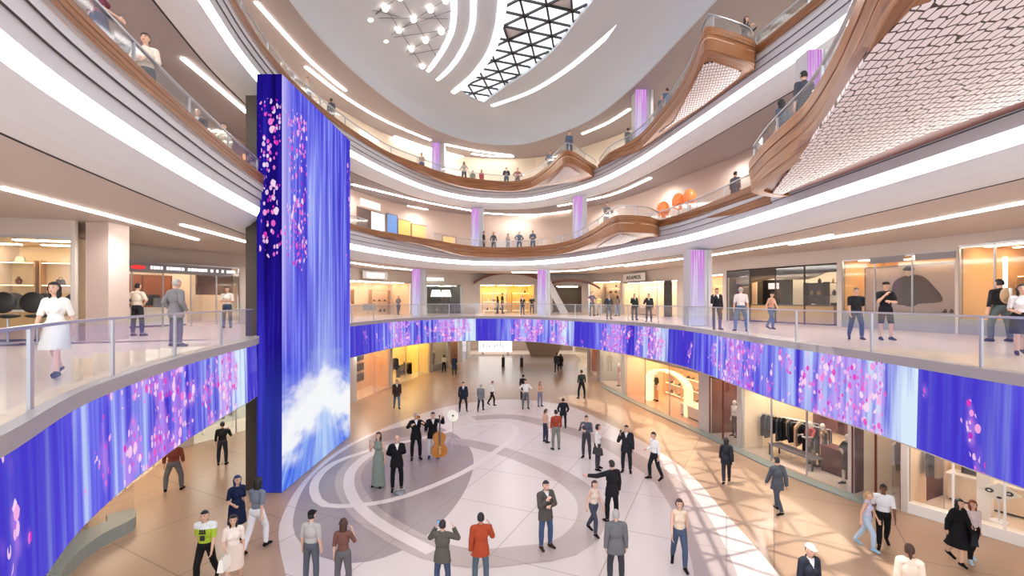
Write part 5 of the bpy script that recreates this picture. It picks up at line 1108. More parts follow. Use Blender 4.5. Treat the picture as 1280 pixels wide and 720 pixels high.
for i, (u, v, lab) in enumerate(((2.3, 1.25, 'black rounded counter chair at the left frame edge, back row'), (3.05, 1.25, 'black rounded counter chair between the frame edge and the walking woman'), (3.8, 1.25, 'black rounded counter chair right behind the walking woman'), (2.95, -.6, 'black rounded chair in front row at the left frame edge'), (3.6, -.6, 'black rounded chair in front row left of the walking woman'))): chair(bA, u, v, lab)
build_wall(WL1, [bA.span], Z1, ZC1, WALLB, 'wall_left')
# store with the red and white sign behind the two men
bB = bay_px(W1, 122, 300, Z1, 2.95, 3.0)
shop(bB, 'left gallery store with brown wall panels and white counters behind the two men', (206, 192, 180), (214, 200, 186), mull=4, door=2)
for i, u in enumerate((.35, bB.w*.30, bB.w*.52)):
    panel(bB, u, 2.9, .75, 1.3 if i else .9, 1.7, ['narrow red brown wall panel at left in the counter store', 'wide red brown wall panel behind the cream shirt man', 'red brown wall panel behind the grey suited man'][i], (128, 74, 54), 'wall_panel', 'wall panel', fr=(96, 54, 42))
counter(bB, .3, .9, bB.w*.62, .55, .9, 'long white lit counter in the left gallery store', top=(252, 250, 246), body=(250, 242, 232))
panel(bB, bB.w*.70, .62, 1.55, 2.2, 1.1, 'brown hanging sign board with a silver curl left of the T-shirt man', (110, 66, 50), 'sign_board', 'sign', fr=(86, 50, 40), th=.12)
for i, u in enumerate((bB.w*.42, bB.w*.10)): panel(bB, u, 1.0, .92, .5, .42, ['grey box on the white counter beside the cream shirt man', 'lilac grey box at the left end of the white counter'][i], (140, 140, 158), 'display_box', 'box', th=.3)
for i in range(3): panel(bB, bB.w*.25+i*.75, 1.05, 1.0, .6, .5, 'black display screen with a white print on the counter behind the cream shirt man' if i == 0 else ('plain black display screen middle of the counter' if i == 1 else 'plain black display screen at the right end of the counter'), (28, 26, 30), 'display_screen', 'screen', th=.06)
r = empty('shop_sign', bB.at(bB.w*.42, -.02, 2.62), bB.rz); tag(r, 'grey sign band with red marks and small white letters on the left store', 'sign')
k = MB(); k.box(-bB.w*.42, bB.w*.5, -.03, .05, -.16, .26); k.build('sign_band', mat('sign_band_grey', (150, 148, 154), .5), r)
rd = MB(); rd.ell((-2.0, -.05, .06), (.22, .03, .07)); rd.ell((-1.2, -.05, .05), (.3, .03, .09)); rd.build('red_mark', mat('sign_red', (226, 50, 56), emit=.5), r)
rn = random.Random(3); k = MB(); x = -.7
while x < 3.2:
    w_ = rn.uniform(.06, .14); k.box(x, x+w_, -.06, -.03, 0, .13); x += w_+(.05 if rn.random() < .75 else .18)
k.build('lettering', mat('sign_white', (255, 255, 255), emit=.7), r)
# far shops
bays1 = [bB.span]
def bay1(x0, x1, h=HG, dep=3.0):
    b = bay_px(W1, x0, x1, Z1, h, dep); bays1.append(b.span); return b
bC = bay1(430, 514, 2.75, 2.6); shop(bC, 'peach shop with an arched opening right of the tower', (238, 206, 176), (234, 200, 168), mull=2)
k = MB(); k.box(0, bC.w*.55, -.05, 0, 0, .95); o = k.build('peach_bench_wall', mat('peach_panel', (236, 196, 160), .6), loc=bC.at(.3, .9, 0), rz=bC.rz); tag(o, 'low peach partition with a small grey plate in the peach shop', 'partition')
panel(bC, bC.w*.35, .80, .45, 1.3, .5, 'small grey lettered plate on the low peach partition', (150, 156, 164), 'name_plate', 'plate')
shelf_unit(bC, .5, 2.3, 2.2, 2.1, 3, 'shelf with dark foliage pots in the peach shop', goods=('vase', 'hat'), gcol=((50, 46, 40), (90, 80, 70), (230, 220, 205)), glab='shelf in the peach shop', count=7)
shelf_unit(bC, bC.w-2.6, 2.3, 2.2, 2.1, 3, 'shelf with dark clustered wares at right in the peach shop', goods=('vase', 'handbag', 'hat'), gcol=((40, 38, 36), (80, 70, 62)), glab='right shelf in the peach shop', count=8)
sign(bC, 'LUMALIS', bC.w*.42, -.02, 3.02, .42, 'white raised letters above the peach shop', back=(230, 230, 228), bw=2.6)
bD = bay1(532, 577, 2.6, 2.6); shop(bD, 'black showroom with two white shaded lamps behind the far glass rail', (34, 32, 34), (44, 42, 42), lightc=(255, 244, 226), mull=1, frame=BLACK)
for i, u in enumerate((bD.w*.40, bD.w*.68)):
    p = bD.at(u, 1.0, 0); r = empty('floor_lamp', p); tag(r, 'white shaded lamp in the black showroom, %s of the two' % ('left', 'right')[i], 'lamp')
    k = MB(); k.tube((0, 0, 0), (0, 0, 1.8), .03); k.lathe([(.25, 0), (.2, .05), (0, .06)]); k.build('stand', BLACK, r); k = MB(); k.lathe([(.50, 1.55), (.36, 2.15)], n=20); k.build('shade', mat('lamp_shade', (255, 244, 226), emit=1.2), r)
shelf_unit(bD, .3, 2.2, 2.0, 1.9, 3, 'dark shelf with cookware at left in the black showroom', col=(60, 56, 54), goods=('vase', 'box'), gcol=((150, 150, 150), (60, 60, 60)), glab='left shelf of the black showroom', count=6)
counter(bD, bD.w*.35, .8, 2.0, .7, .8, 'dark display table between the white lamps', top=(60, 56, 56), body=(50, 46, 46), name='display_table', legs=True)
sign(bD, 'ECENTIA', bD.w*.25, -.02, 2.95, .36, 'white raised letters above the black showroom')
bE = bay1(600, 668, 2.7, 3.0); shop(bE, 'golden yellow shop with arched alcoves in the far middle', (248, 214, 120), (236, 200, 120), mull=3, lightc=(255, 226, 150))
shelf_unit(bE, .5, 2.6, 2.4, 2.0, 3, 'golden shelf with pale wares in the yellow shop, left one', col=(214, 176, 96), goods=('vase', 'box'), gcol=((250, 240, 214), (70, 54, 40), (210, 160, 90)), glab='left golden shelf', count=8, glow=True)
shelf_unit(bE, 3.4, 2.6, 1.8, 2.0, 3, 'golden shelf with dark wares in the yellow shop, right one', col=(190, 150, 90), goods=('handbag', 'vase'), gcol=((40, 34, 30), (240, 226, 200)), glab='right golden shelf', count=6, glow=True)
k = MB(); pp = catmull([(-.6, .1), (.6, .75), (2.6, 1.05), (5.2, .7), (6.4, .1)], .3); k.add([(p.x, y_, p.y+zz_) for y_ in (-1.0, 0) for p in pp for zz_ in (0, .22)], []); n_ = len(pp)
for i in range(n_-1):
    a = i*2; b_ = 2*n_+i*2; k.f += [(a, a+2, a+3, a+1), (b_, b_+1, b_+3, b_+2), (a+1, a+3, b_+3, b_+1), (a, b_, b_+2, a+2)]; k.mi += [0]*4
o = k.build('arched_canopy', WOODD, loc=bE.at(0, -.1, 2.6), rz=bE.rz); tag(o, 'curved brown canopy over the golden yellow shop', 'canopy')
bF = bay1(690, 727, 2.6, 3.4); shop(bF, 'dim shop with slanting dark stair shapes right of the middle lilac column', (70, 62, 56), (120, 112, 106), mull=0, glass=False)
k = MB(); k.add([(0, -.5, .0), (.7, -.5, 0), (-.9, -.5, 3.0), (-1.5, -.5, 3.0), (0, .5, .0), (.7, .5, 0), (-.9, .5, 3.0), (-1.5, .5, 3.0)], [(0, 1, 2, 3), (4, 7, 6, 5), (0, 4, 5, 1), (1, 5, 6, 2), (2, 6, 7, 3), (3, 7, 4, 0)]); o = k.build('leaning_pylon', GREYP, loc=bF.at(.9, -1.6, 0), rz=bF.rz); tag(o, 'pale slanting pylon right of the middle lilac column', 'pylon')
k = MB(); k.add([(p.x, y_, p.y+zz_) for y_ in (-1.2, 0) for p in pp for zz_ in (0, .2)], []); 
for i in range(n_-1):
    a = i*2; b_ = 2*n_+i*2; k.f += [(a, a+2, a+3, a+1), (b_, b_+1, b_+3, b_+2), (a+1, a+3, b_+3, b_+1), (a, b_, b_+2, a+2)]; k.mi += [0]*4
o = k.build('arched_canopy', WOODD, loc=bF.at(-.4, -.2, 2.15), rz=bF.rz); o.scale = (.75, 1, .8); tag(o, 'curved brown canopy beside the slanting pylon', 'canopy')
bG = bay1(735, 775, 2.95, 2.6); shop(bG, 'shop with tall shelves of coloured wares left of the cream display', (226, 206, 176), (222, 204, 180), mull=1)
for i in range(2): shelf_unit(bG, .35+i*2.1, 2.3, 1.8, 2.5, 5, 'tall shelf of coloured wares in the shelves shop, %s one' % ('left', 'right')[i], goods=('box', 'vase', 'handbag'), gcol=((190, 80, 70), (90, 60, 50), (236, 226, 206), (60, 60, 70), (206, 170, 110)), glab='%s tall shelf of the shelves shop' % ('left', 'right')[i], count=10)
bH = bay1(778, 846, 2.75, 1.8); shop(bH, 'cream display wall with a rose patterned plinth and lettering above', (250, 236, 212), (246, 226, 198), mull=2, le=3)
counter(bH, .4, .5, 3.0, .6, .6, 'low rose and grey patterned plinth in the cream display', top=(206, 180, 176), body=(196, 168, 162), name='display_table')
sign(bH, 'ADAMOS', bH.w*.25, -.02, 2.98, .45, 'dark letters on a white board above the cream display', col=(90, 90, 92), emit=0, back=(250, 250, 248), bw=3.1)
panel(bH, bH.w*.80, .0, 0, .9, 2.7, 'dark grey upright panel at the right end of the cream display', (52, 52, 56), 'upright_panel', 'panel')
bH2 = bay1(876, 903, 2.9, 2.2); shop(bH2, 'narrow cream and peach shop just right of the widest lilac column', (250, 232, 206), (236, 196, 160), mull=1)
mannequin(bH2, .9, .9, 'headless mannequin in rose beige in the narrow peach shop', (200, 150, 130))
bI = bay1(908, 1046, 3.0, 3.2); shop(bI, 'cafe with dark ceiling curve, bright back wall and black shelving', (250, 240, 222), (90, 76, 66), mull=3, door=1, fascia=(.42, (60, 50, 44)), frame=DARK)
k = MB(); pp2 = catmull([(0, -.1), (bI.w*.3, .18), (bI.w*.6, .05), (bI.w*.8, .42), (bI.w-.1, .35)], .3); k.add([(p.x, y_, p.y+zz_) for y_ in (-.9, 0) for p in pp2 for zz_ in (0, .3)], []); n2 = len(pp2)
for i in range(n2-1):
    a = i*2; b_ = 2*n2+i*2; k.f += [(a, a+2, a+3, a+1), (b_, b_+1, b_+3, b_+2), (a+1, a+3, b_+3, b_+1), (a, b_, b_+2, a+2)]; k.mi += [0]*4
o = k.build('wave_canopy', mat('pale_timber', (206, 186, 160), .5), loc=bI.at(0, 1.6, 2.3), rz=bI.rz); tag(o, 'pale wave shaped canopy inside the cafe', 'canopy')
panel(bI, bI.w*.08, 2.4, .9, 1.9, 1.5, 'black framed opening with white plaque on the cafe back wall', (26, 24, 24), 'menu_board', 'board', fr=(20, 18, 18))
panel(bI, bI.w*.14, 2.33, 1.9, .7, .35, 'white plaque on the black board of the cafe', (250, 248, 244), 'plaque', 'plaque', emit=.4)
for i in range(3): shelf_unit(bI, bI.w*(.50+.17*i), 2.5, 1.2, 2.2, 4, 'black cafe shelf unit, %s of three' % ('left', 'middle', 'right')[i], col=(30, 26, 26), goods=('bottle', 'vase', 'box'), gcol=((230, 224, 214), (60, 40, 34), (180, 140, 100)), glab='%s black cafe shelf' % ('left', 'middle', 'right')[i], count=8, back=(48, 36, 40) if i != 1 else None)
counter(bI, .5, .5, bI.w-1.0, .7, 1.0, 'long cafe counter with golden front', top=(86, 78, 78), body=(214, 172, 116))
bJ = bay1(1052, 1194, 3.1, 2.6); shop(bJ, 'shop front with a giant bag poster, gold bulkhead and green grey base', (222, 178, 120), (214, 170, 112), mull=2, lightc=(255, 226, 176), sill=.75)
po_ = panel(bJ, bJ.w*.10, .9, .75, bJ.w*.86, 1.95, 'large poster of a figure in a dark cap holding a big brown bag', (186, 166, 158), 'poster', 'poster', fr=(98, 90, 80)); pw = bJ.w*.86
k = MB(); out = catmull([(pw*.34, .35), (pw*.30, .9), (pw*.33, 1.30), (pw*.44, 1.52), (pw*.60, 1.50), (pw*.72, 1.05), (pw*.80, .48), (pw*.62, .36)], .12, True)
k.add([(p.x, -.055, p.y) for p in out], [tuple(range(len(out)))]); k.build('printed_bag', mat('print_brown', (62, 36, 28), .5), po_)
k = MB(); out = catmull([(pw*.42, .3), (pw*.42, 1.4), (pw*.47, 1.56), (pw*.53, 1.42), (pw*.56, .3)], .12, True); k.add([(p.x, -.06, p.y) for p in out], [tuple(range(len(out)))]); k.build('printed_coat', mat('print_black', (36, 34, 38), .5), po_)
k = MB(); k.ell((pw*.475, -.06, 1.66), (.13, .004, .17)); k.build('printed_face', mat('print_skin', (214, 186, 166), .5), po_)
k = MB(); k.ell((pw*.48, -.065, 1.80), (.25, .005, .07)); k.ell((pw*.48, -.065, 1.84), (.17, .005, .10)); k.build('printed_cap', mat('print_black', (36, 34, 38), .5), po_)
for i in range(2): panel(bJ, bJ.w*(.30+.4*i), .0, 2.82, 1.4, .26, ['grey blank sign plate left on the gold bulkhead above the bag poster', 'grey blank sign plate right on the gold bulkhead above the bag poster'][i], (140, 140, 144), 'sign_plate', 'sign')
for i in range(2):
    b = MB(); b.ell((0, 0, .05), (.07, .16, .05)); b.ell((0, .1, .09), (.05, .06, .06)); o = b.build('shoe', cloth((70, 44, 40)), loc=bJ.at(bJ.w*.88+i*.22, .32, .752), rz=bJ.rz+.5); tag(o, 'dark shoe displayed on the sill under the bag poster, %s of a pair' % ('left', 'right')[i], 'shoe')
bK = bay1(1198, 1420, 3.25, 3.0); shop(bK, 'gold lit shop with wooden shelves at the far right of the first gallery', (200, 158, 112), (216, 176, 128), mull=3, lightc=(255, 226, 176), sill=.55)
for i in range(3): shelf_unit(bK, .3+2.3*i, 2.6, 2.1, 2.2, 3, 'wooden shelf with glowing edges in the gold shop, %s of three' % ('left', 'middle', 'right')[i], col=(196, 150, 104), goods=('shoe', 'box', 'handbag'), gcol=((230, 220, 204), (60, 40, 36), (150, 96, 70)), glab='%s shelf of the gold shop' % ('left', 'middle', 'right')[i], count=6, back=(168, 128, 92), glow=True)
panel(bK, 2.3, 1.2, 1.2, .9, .6, 'white sketch board hanging in the gold shop', (226, 226, 232), 'picture_board', 'picture')
panel(bK, 3.6, .0, 2.9, 1.7, .3, 'grey blank sign plate at the top right shop', (140, 140, 144), 'sign_plate', 'sign')
k = MB(); k.box(-.05, .05, -.03, .03, 0, 2.0); o = k.build('light_column', mat('tube_light', (255, 246, 226), emit=4), loc=bK.at(1.05, .6, .75), rz=bK.rz); tag(o, 'vertical white tube light at left in the gold shop', 'light')
build_wall(W1, bays1, Z1, ZC1, WALLB, 'wall_back')

# --- ground floor shops
HZ = 3.0
bays0 = []
def bay0(c, lst, x0, x1, h=HZ, dep=3.0, last=False):
    b = bay_px(c, x0, x1, 0, h, dep, not last); lst.append(b.span); return b
b = bay0(W0R, bays0, 718, 734, 3.0, 2.4); shop(b, 'shop window with a large dark framed picture at the far right ground corner', (180, 170, 160), (150, 140, 130), mull=0)
b = bay0(W0R, bays0, 737, 746, 3.0, 1.6); shop(b, 'narrow red brown window with a lit figure on the ground floor', (150, 78, 48), (150, 80, 50), mull=0, frame=WOODD); mannequin(b, b.w*.5, .7, 'white mannequin glowing in the narrow red brown window', (240, 220, 190), (230, 210, 180))
b = bay0(W0R, bays0, 750, 777, 2.9, 2.0); shop(b, 'grey beige window with an arched niche and a rose mannequin', (190, 182, 172), (176, 170, 162), mull=0, le=2.2); mannequin(b, b.w*.45, .8, 'rose clad mannequin in the grey beige window', (206, 150, 134), (214, 170, 156))
shelf_unit(b, b.w*.6, 1.8, 2.0, 1.4, 3, 'low shelf of the grey beige window', goods=('shoe',), glab='low shelf of the grey beige window', count=4)
b = bay0(W0R, bays0, 781, 873, 2.9, 3.4); shop(b, 'open accessories shop with glowing arch and salmon floor columns', (250, 222, 186), (246, 214, 178), mull=2, lightc=(255, 228, 190), door=1, fl=mat('salmon_floor', (226, 178, 150), .4))
k = MB(); aw, ah = 2.3, 2.1
for x in (-aw, aw): k.box(x-.16, x+.16, -.2, .2, 0, ah-.6)
ar = [(aw*math.cos(a), ah-.6+.75*math.sin(a)) for a in [math.pi*i/16 for i in range(17)]]
k.add([(x*s, y_, ah-.6+(z-ah+.6)*s) for y_ in (-.2, .2) for s in (.93, 1.07) for x, z in ar], [])
for i in range(16):
    A = [j*17+i+12*0+16 for j in range(4)]; A = [16+j*17+i for j in range(4)]; o1, o2, o3, o4 = A; k.f += [(o1, o1+1, o2+1, o2), (o3, o4, o4+1, o3+1), (o2, o2+1, o4+1, o4), (o1, o3, o3+1, o1+1)]; k.mi += [0]*4
o = k.build('glowing_arch', mat('arch_glow', (255, 216, 160), emit=.9), loc=b.at(b.w*.47, .9, 0), rz=b.rz); tag(o, 'glowing salmon arch in the middle of the accessories shop', 'arch')
for i in range(4): shelf_unit(b, .4+i*(b.w-2.2)/3.2, 3.2, 2.0, 2.3, 4, 'cream shelf of bags and hats in the accessories shop, number %s from its left' % ('one', 'two', 'three', 'four')[i], col=(222, 190, 150), goods=('handbag', 'hat', 'shoe'), gcol=((36, 32, 34), (120, 80, 56), (236, 220, 196), (84, 100, 84), (190, 130, 80)), glab='%s cream shelf of the accessories shop' % ('first', 'second', 'third', 'fourth')[i], count=10, glow=True)
counter(b, b.w*.66, .7, 2.6, .8, .7, 'white low table of wares at right in the accessories shop', top=(246, 238, 226), body=(240, 220, 196), name='display_table')
mannequin(b, b.w*.25, 1.2, 'mannequin in dark green behind the left leg of the glowing arch', (70, 80, 64), (206, 160, 120), h=1.85); mannequin(b, b.w*.12, 1.4, 'mannequin in black at left in the accessories shop', (30, 30, 32), (30, 30, 34))
for i, u in enumerate((.74, .82, .90)): mannequin(b, b.w*u, 2.0, 'mannequin at right in the accessories shop, %s of three' % ('left', 'middle', 'right')[i], [(90, 70, 60), (40, 40, 44), (220, 210, 196)][i], pose='hips' if i == 1 else 'stand')
b = bay0(W0R, bays0, 886, 921, 2.85, 2.2); shop(b, 'fashion window lined in dark red wood with a white printed shirt', (120, 44, 30), (110, 44, 30), mull=1, lightc=(255, 236, 210), frame=mat('red_wood', (110, 44, 28), .4))
mannequin(b, b.w*.35, .9, 'mannequin in a white printed shirt in the dark red window', (236, 232, 228), (24, 24, 26), 'm'); mannequin(b, b.w*.65, 1.0, 'mannequin in a pale grey coat in the dark red window', (206, 200, 194), (40, 38, 40), 'f', tops='coat')
bL = bay0(W0R, bays0, 926, 1060, 2.9, 3.6); shop(bL, 'open fashion store with racks, cream walls and two white wall glows', (250, 230, 202), (246, 226, 196), mull=2, door=1, lightc=(255, 240, 216), le=5.5, frame=STEEL)
for i in range(3): rack(bL, bL.w*.03+i*bL.w*.155, 1.0+.3*(i % 2), 1.5, 'clothes rack with dark garments in the fashion store, %s of three at left' % ('left', 'middle', 'right')[i], [[(30, 30, 34), (70, 74, 84), (40, 44, 50)], [(24, 24, 26), (190, 180, 150), (40, 36, 40)], [(20, 20, 24), (206, 170, 140), (30, 30, 34)]][i], rot=.3)
rack(bL, bL.w*.70, 1.9, 2.0, 'clothes rack with olive and floral garments right of the red counter', [(96, 100, 70), (206, 180, 140), (60, 50, 40), (130, 110, 80)], rot=.2)
panel(bL, bL.w*.10, 3.55, .9, 1.5, 1.7, 'dark red wooden recess left on the fashion store back wall', (96, 40, 30), 'wall_recess', 'recess', fr=(120, 60, 44)); panel(bL, bL.w*.33, 3.55, .9, .9, 1.5, 'smaller dark red wooden recess on the fashion store back wall', (104, 44, 34), 'wall_recess', 'recess', fr=(120, 60, 44))
counter(bL, bL.w*.60, 1.0, 1.5, .6, 1.0, 'dark red cash counter in the fashion store', top=(110, 50, 50), body=(86, 30, 34))
panel(bL, bL.w*.60, 3.5, 2.15, 1.0, .42, 'black sign with two rows of white letters in the fashion store', (30, 24, 22), 'sign_board', 'sign')
sg = sign(bL, 'BLACK', bL.w*.60+.5, 3.43, 2.25, .24, 'white letters on the black sign of the fashion store', emit=.8)
for i, u in enumerate((.47, .80)):
    k = MB(); k.ell((0, 0, 0), (.5, .03, .45), n=20); o = k.build('wall_glow_lamp', mat('disc_lamp', (255, 248, 232), emit=1.6), loc=bL.at(bL.w*u, 3.52, 2.05), rz=bL.rz); tag(o, 'round white wall lamp, %s of the black sign' % ('left', 'right')[i], 'lamp')
mannequin(bL, bL.w*.90, .6, 'mannequin in a black dress with white collar at the front of the fashion store', (24, 24, 26), (24, 24, 26), bots='skirt', pose='hips', h=1.85); mannequin(bL, bL.w*.58, 1.3, 'mannequin with a patterned scarf behind the red counter', (150, 120, 90), (60, 40, 40)); mannequin(bL, bL.w*.5, 1.2, 'mannequin in grey and pink bending towards the rack', (206, 90, 90), (120, 116, 110), pose='lean')
counter(bL, bL.w*.2, .5, 2.2, .6, .5, 'low glass topped table with patterned cloth at left in the fashion store', top=(120, 116, 124), body=(220, 206, 190), name='display_table', legs=True)
b = bay0(W0R, bays0, 1064, 1126, 2.85, 2.6); shop(b, 'dark red panelled window with hanging coats', (92, 36, 26), (86, 34, 26), mull=1, lightc=(255, 230, 200), le=2, frame=mat('red_wood', (110, 44, 28), .4))
rack(b, b.w*.45, 1.2, 1.4, 'rack with long beige and grey coats in the dark red panelled window', [(196, 186, 176), (90, 90, 96), (150, 130, 116)], h_=1.9, n=6); panel(b, b.w*.12, 2.5, .3, 1.2, 2.2, 'carved dark red double door panel in the coats window', (106, 38, 28), 'door_panel', 'panel', fr=(70, 24, 18))
bM = bay0(W0R, bays0, 1134, 1330, 3.05, 3.8); shop(bM, 'bright white framed shop with beige back wall at the right frame edge', (232, 204, 172), (240, 216, 190), mull=2, frame=mat('white_frame', (250, 248, 246), .4), lightc=(255, 240, 220), sill=.32)
k = MB(); k.box(-.16, .16, -.16, .16, 0, 2.2); o = k.build('white_pillar', mat('lit_white', (240, 238, 236)), loc=bM.at(bM.w*.45, 1.5, 0), rz=bM.rz); tag(o, 'white pillar under the chandelier in the white framed shop', 'pillar')
r = empty('chandelier', bM.at(bM.w*.45, 1.5, 2.45), bM.rz); tag(r, 'sparkling white cloud chandelier in the white framed shop', 'chandelier'); rn = random.Random(5)
for i in range(14): k = MB(); k.ell((rn.uniform(-.9, .9), rn.uniform(-.4, .4), rn.uniform(-.12, .25)), (.22, .14, .05)); k.build('petal_light', mat('petal_glow', (255, 244, 230), emit=1.5), r)
k = MB(); k.box(-.14, .14, -.14, .14, -.5, -.15); k.build('mount', mat('mount_grey', (96, 92, 90), .5), r)
r = empty('sign_stand', bM.at(bM.w*.60, .55, .33), bM.rz+.15); r.scale = (.72, .72, .66); tag(r, 'diamond shaped white sign with two round black eyes on a thin post', 'sign')
k = MB(); k.tube((0, 0, 0), (0, 0, .95), .03); k.lathe([(.3, 0), (.28, .03), (0, .04)]); k.build('post', WHITE, r)
k = MB(); k.add([(-.62, y_, 1.25) for y_ in (0,)]+[(0, 0, .85), (.62, 0, 1.25), (0, 0, 1.65), (-.62, .05, 1.25), (0, .05, .85), (.62, .05, 1.25), (0, .05, 1.65)], [(0, 1, 2, 3), (4, 7, 6, 5), (0, 4, 5, 1), (1, 5, 6, 2), (2, 6, 7, 3), (3, 7, 4, 0)]); k.build('diamond_board', mat('sign_cream', (246, 240, 226), .5), r)
for x in (-.27, .27): k = MB(); k.ell((x, -.01, 1.27), (.13, .02, .10)); o = k.build('eye_ring', BLACK, r); k = MB(); k.ell((x, -.03, 1.27), (.05, .01, .04)); k.build('pupil', WHITE, o)
k = MB(); k.ell((0, -.01, 1.03), (.08, .02, .05)); k.build('nose_mark', BLACK, r)
counter(bM, bM.w*.10, 2.3, 2.2, .7, .9, 'long pale counter with black monitor at left in the white framed shop', top=(230, 226, 222), body=(224, 206, 186)); panel(bM, bM.w*.2, 2.65, .92, .6, .45, 'black monitor on the pale counter', (34, 34, 38), 'monitor', 'monitor', th=.06)
panel(bM, bM.w*.30, 3.6, .5, .7, 1.6, 'dark doorway panel on the back wall of the white framed shop', (84, 80, 78), 'upright_panel', 'panel')
build_wall(W0R, bays0, 0, Z1-1.8, WALLB, 'wall_right')
baysL = []
b = bay0(W0L, baysL, 446, 488, 3.1, 1.6, True); shop(b, 'orange lit shop with black pictures right of the tower foot', (244, 200, 156), (240, 192, 148), mull=1, lightc=(255, 222, 176), le=3)
for i in range(3): panel(b, b.w*.5, 1.5, .7+.75*i, 1.3, .55, 'black picture with rows of small glass on the orange wall, %s one' % ('lowest', 'middle', 'topmost')[i], (34, 28, 28), 'wall_picture', 'picture')
b = bay0(W0L, baysL, 491, 538, 3.1, 2.6, True); shop(b, 'yellow lit shop with black racks and dark plants, second right of the tower foot', (250, 226, 160), (246, 216, 150), mull=2, lightc=(255, 232, 160), door=1)
rack(b, .5, .8, 1.6, 'black clothes rack at left in the yellow lit shop', [(24, 24, 26), (40, 36, 36)], h_=1.9); shelf_unit(b, b.w*.5, 1.6, 2.2, 1.0, 2, 'black low unit with dark plants in the yellow lit shop', col=(36, 30, 26), goods=('vase',), gcol=((50, 44, 34), (36, 32, 28)), glab='black low unit of the yellow lit shop', count=5, back=(150, 120, 70))
b = bay0(W0L, baysL, 541, 560, 3.1, 2.0, True); shop(b, 'grey green window with a framed red figure and pale sill', (176, 168, 150), (150, 140, 120), mull=0, sill=.6); mannequin(b, b.w*.5, .8, 'rust clad mannequin in the grey green window', (150, 70, 50), (200, 170, 150))
b = bay0(W0L, baysL, 563, 574, 3.1, 2.0, True); shop(b, 'yellow and brown doorway of the far left ground shops', (226, 180, 96), (120, 90, 70), mull=0, glass=False)
b = bay0(W0L, baysL, 578, 584, 3.1, 1.5, True); shop(b, 'blue white shop window at the far left ground corner', (150, 160, 196), (206, 214, 234), mull=0, le=2)
b = Bay(W0L, s_px(W0L, 205, False), s_px(W0L, 262, False), 0, 3.0, 3.0) if False else None
Sx = arcs(W0L); iy = [i for i, p in enumerate(W0L) if p.y > 14.4][0]; iz = [i for i, p in enumerate(W0L) if p.y > 20.8][0]; ia = [i for i, p in enumerate(W0L) if p.y > 21.6][0]; ib = [i for i, p in enumerate(W0L) if p.y > 27.5][0]
b = Bay(W0L, Sx[iy], Sx[iz], 0, 3.0, 2.4); baysL.append(b.span); shop(b, 'bright shop with a round white island under the near left ribbon', (246, 232, 212), (240, 224, 204), mull=2); counter(b, b.w*.4, .8, 2.4, 1.0, .8, 'white island counter in the bright shop under the near left ribbon', name='display_table')
b = Bay(W0L, Sx[ia], Sx[ib], 0, 3.0, 2.4); baysL.append(b.span); shop(b, 'green tinted glass shop just left of the tower foot', (206, 214, 204), (196, 206, 196), mull=2, lightc=(255, 248, 236)); rack(b, 1.2, 1.2, 1.6, 'rack of pale garments in the green tinted shop', [(206, 200, 190), (150, 160, 170)]); mannequin(b, b.w*.6, 1.0, 'pale mannequin in the green tinted shop', (220, 216, 206))
build_wall(W0L, baysL, 0, Z1-1.8, WALLB, 'wall_left')
# curved glass front at the bottom left
cg = catmull(W2([(-9.9, 10.2), (-10.7, 11.6), (-11.0, 12.8), (-10.9, 13.8), (-11.4, 14.4)]), .3); r = empty('curved_display_window', (cg[0].x, cg[0].y, 0)); tag(r, 'curved glass display window at the bottom left under the ribbon', 'window')
q = [p-cg[0] for p in cg]; k = MB(); sweep(k, q, [(0, .35), (0, 2.6)]); k.build('curved_glass', SHOPG, r); k = MB(); sweep(k, q, [(-.05, 0), (-.05, .35), (.6, .35), (.6, 0)], caps=True); k.build('base', mat('green_grey_stone', (142, 152, 148), .4), r); k = MB(); sweep(k, q, [(-.04, 2.6), (-.04, 2.8), (.3, 2.8)]); k.build('head_trim', STEEL, r)
# low sills along the right ground shops
k = MB(); i_a = [i for i, p in enumerate(W0R) if p.y < 37][0]; i_b = [i for i, p in enumerate(W0R) if p.y < 15.2][0]; sweep(k, W0R[i_a:i_b], [(-.55, .0), (-.55, .05), (-.02, .05)], caps=False); struct(k.build('trim_60', mat('green_grey_stone', (142, 152, 148), .4)))
# far end of the hall: lit advertisement, escalator underside, bollards
FB = Bay([Vector((-6, 62)), Vector((9, 62))], 0, 15, 0, 3.5, .5)
k = MB(); k.box(-12, 14, 0, .2, 0, Z1-1.8); struct(k.build('wall_far', mat('far_wall', (176, 156, 142), .7), loc=(0, 63, 0)))
panel(FB, 2.0, -4, .35, 4.0, 2.6, 'bright white lit advertisement with small dark figures at the far end', (255, 250, 244), 'light_box', 'sign', emit=1.0, th=.3)
ad = bpy.data.objects['light_box']; rn = random.Random(9); k = MB()
for i in range(9): x = .6+i*.33; h_ = rn.uniform(.3, .8); k.ell((x, -.31, .5+h_/2), (.05, .01, h_/2)); k.ell((x+.03, -.31, .55+h_), (.05, .01, .06))
k.build('printed_figures', mat('print_grey', (110, 90, 84), .5), ad)
for x in (.5, 3.5): k = MB(); k.box(x-.1, x+.1, -.25, -.05, -.35, 0); k.build('foot', STEEL, ad)
k = MB(); k.add([(0, 0, 0), (3.0, 0, 0), (4.6, 0, 3.3), (-1.2, 0, 3.3), (0, 2.5, 0), (3.0, 2.5, 0), (4.6, 2.5, 3.3), (-1.2, 2.5, 3.3)], [(0, 1, 2, 3), (4, 7, 6, 5), (0, 4, 5, 1), (1, 5, 6, 2), (2, 6, 7, 3), (3, 7, 4, 0)]); o = k.build('escalator_base', mat('taupe_clad', (150, 128, 112), .5), loc=(2.2, 56, 0)); tag(o, 'taupe flaring base at the far end under the middle of the ribbon', 'base')
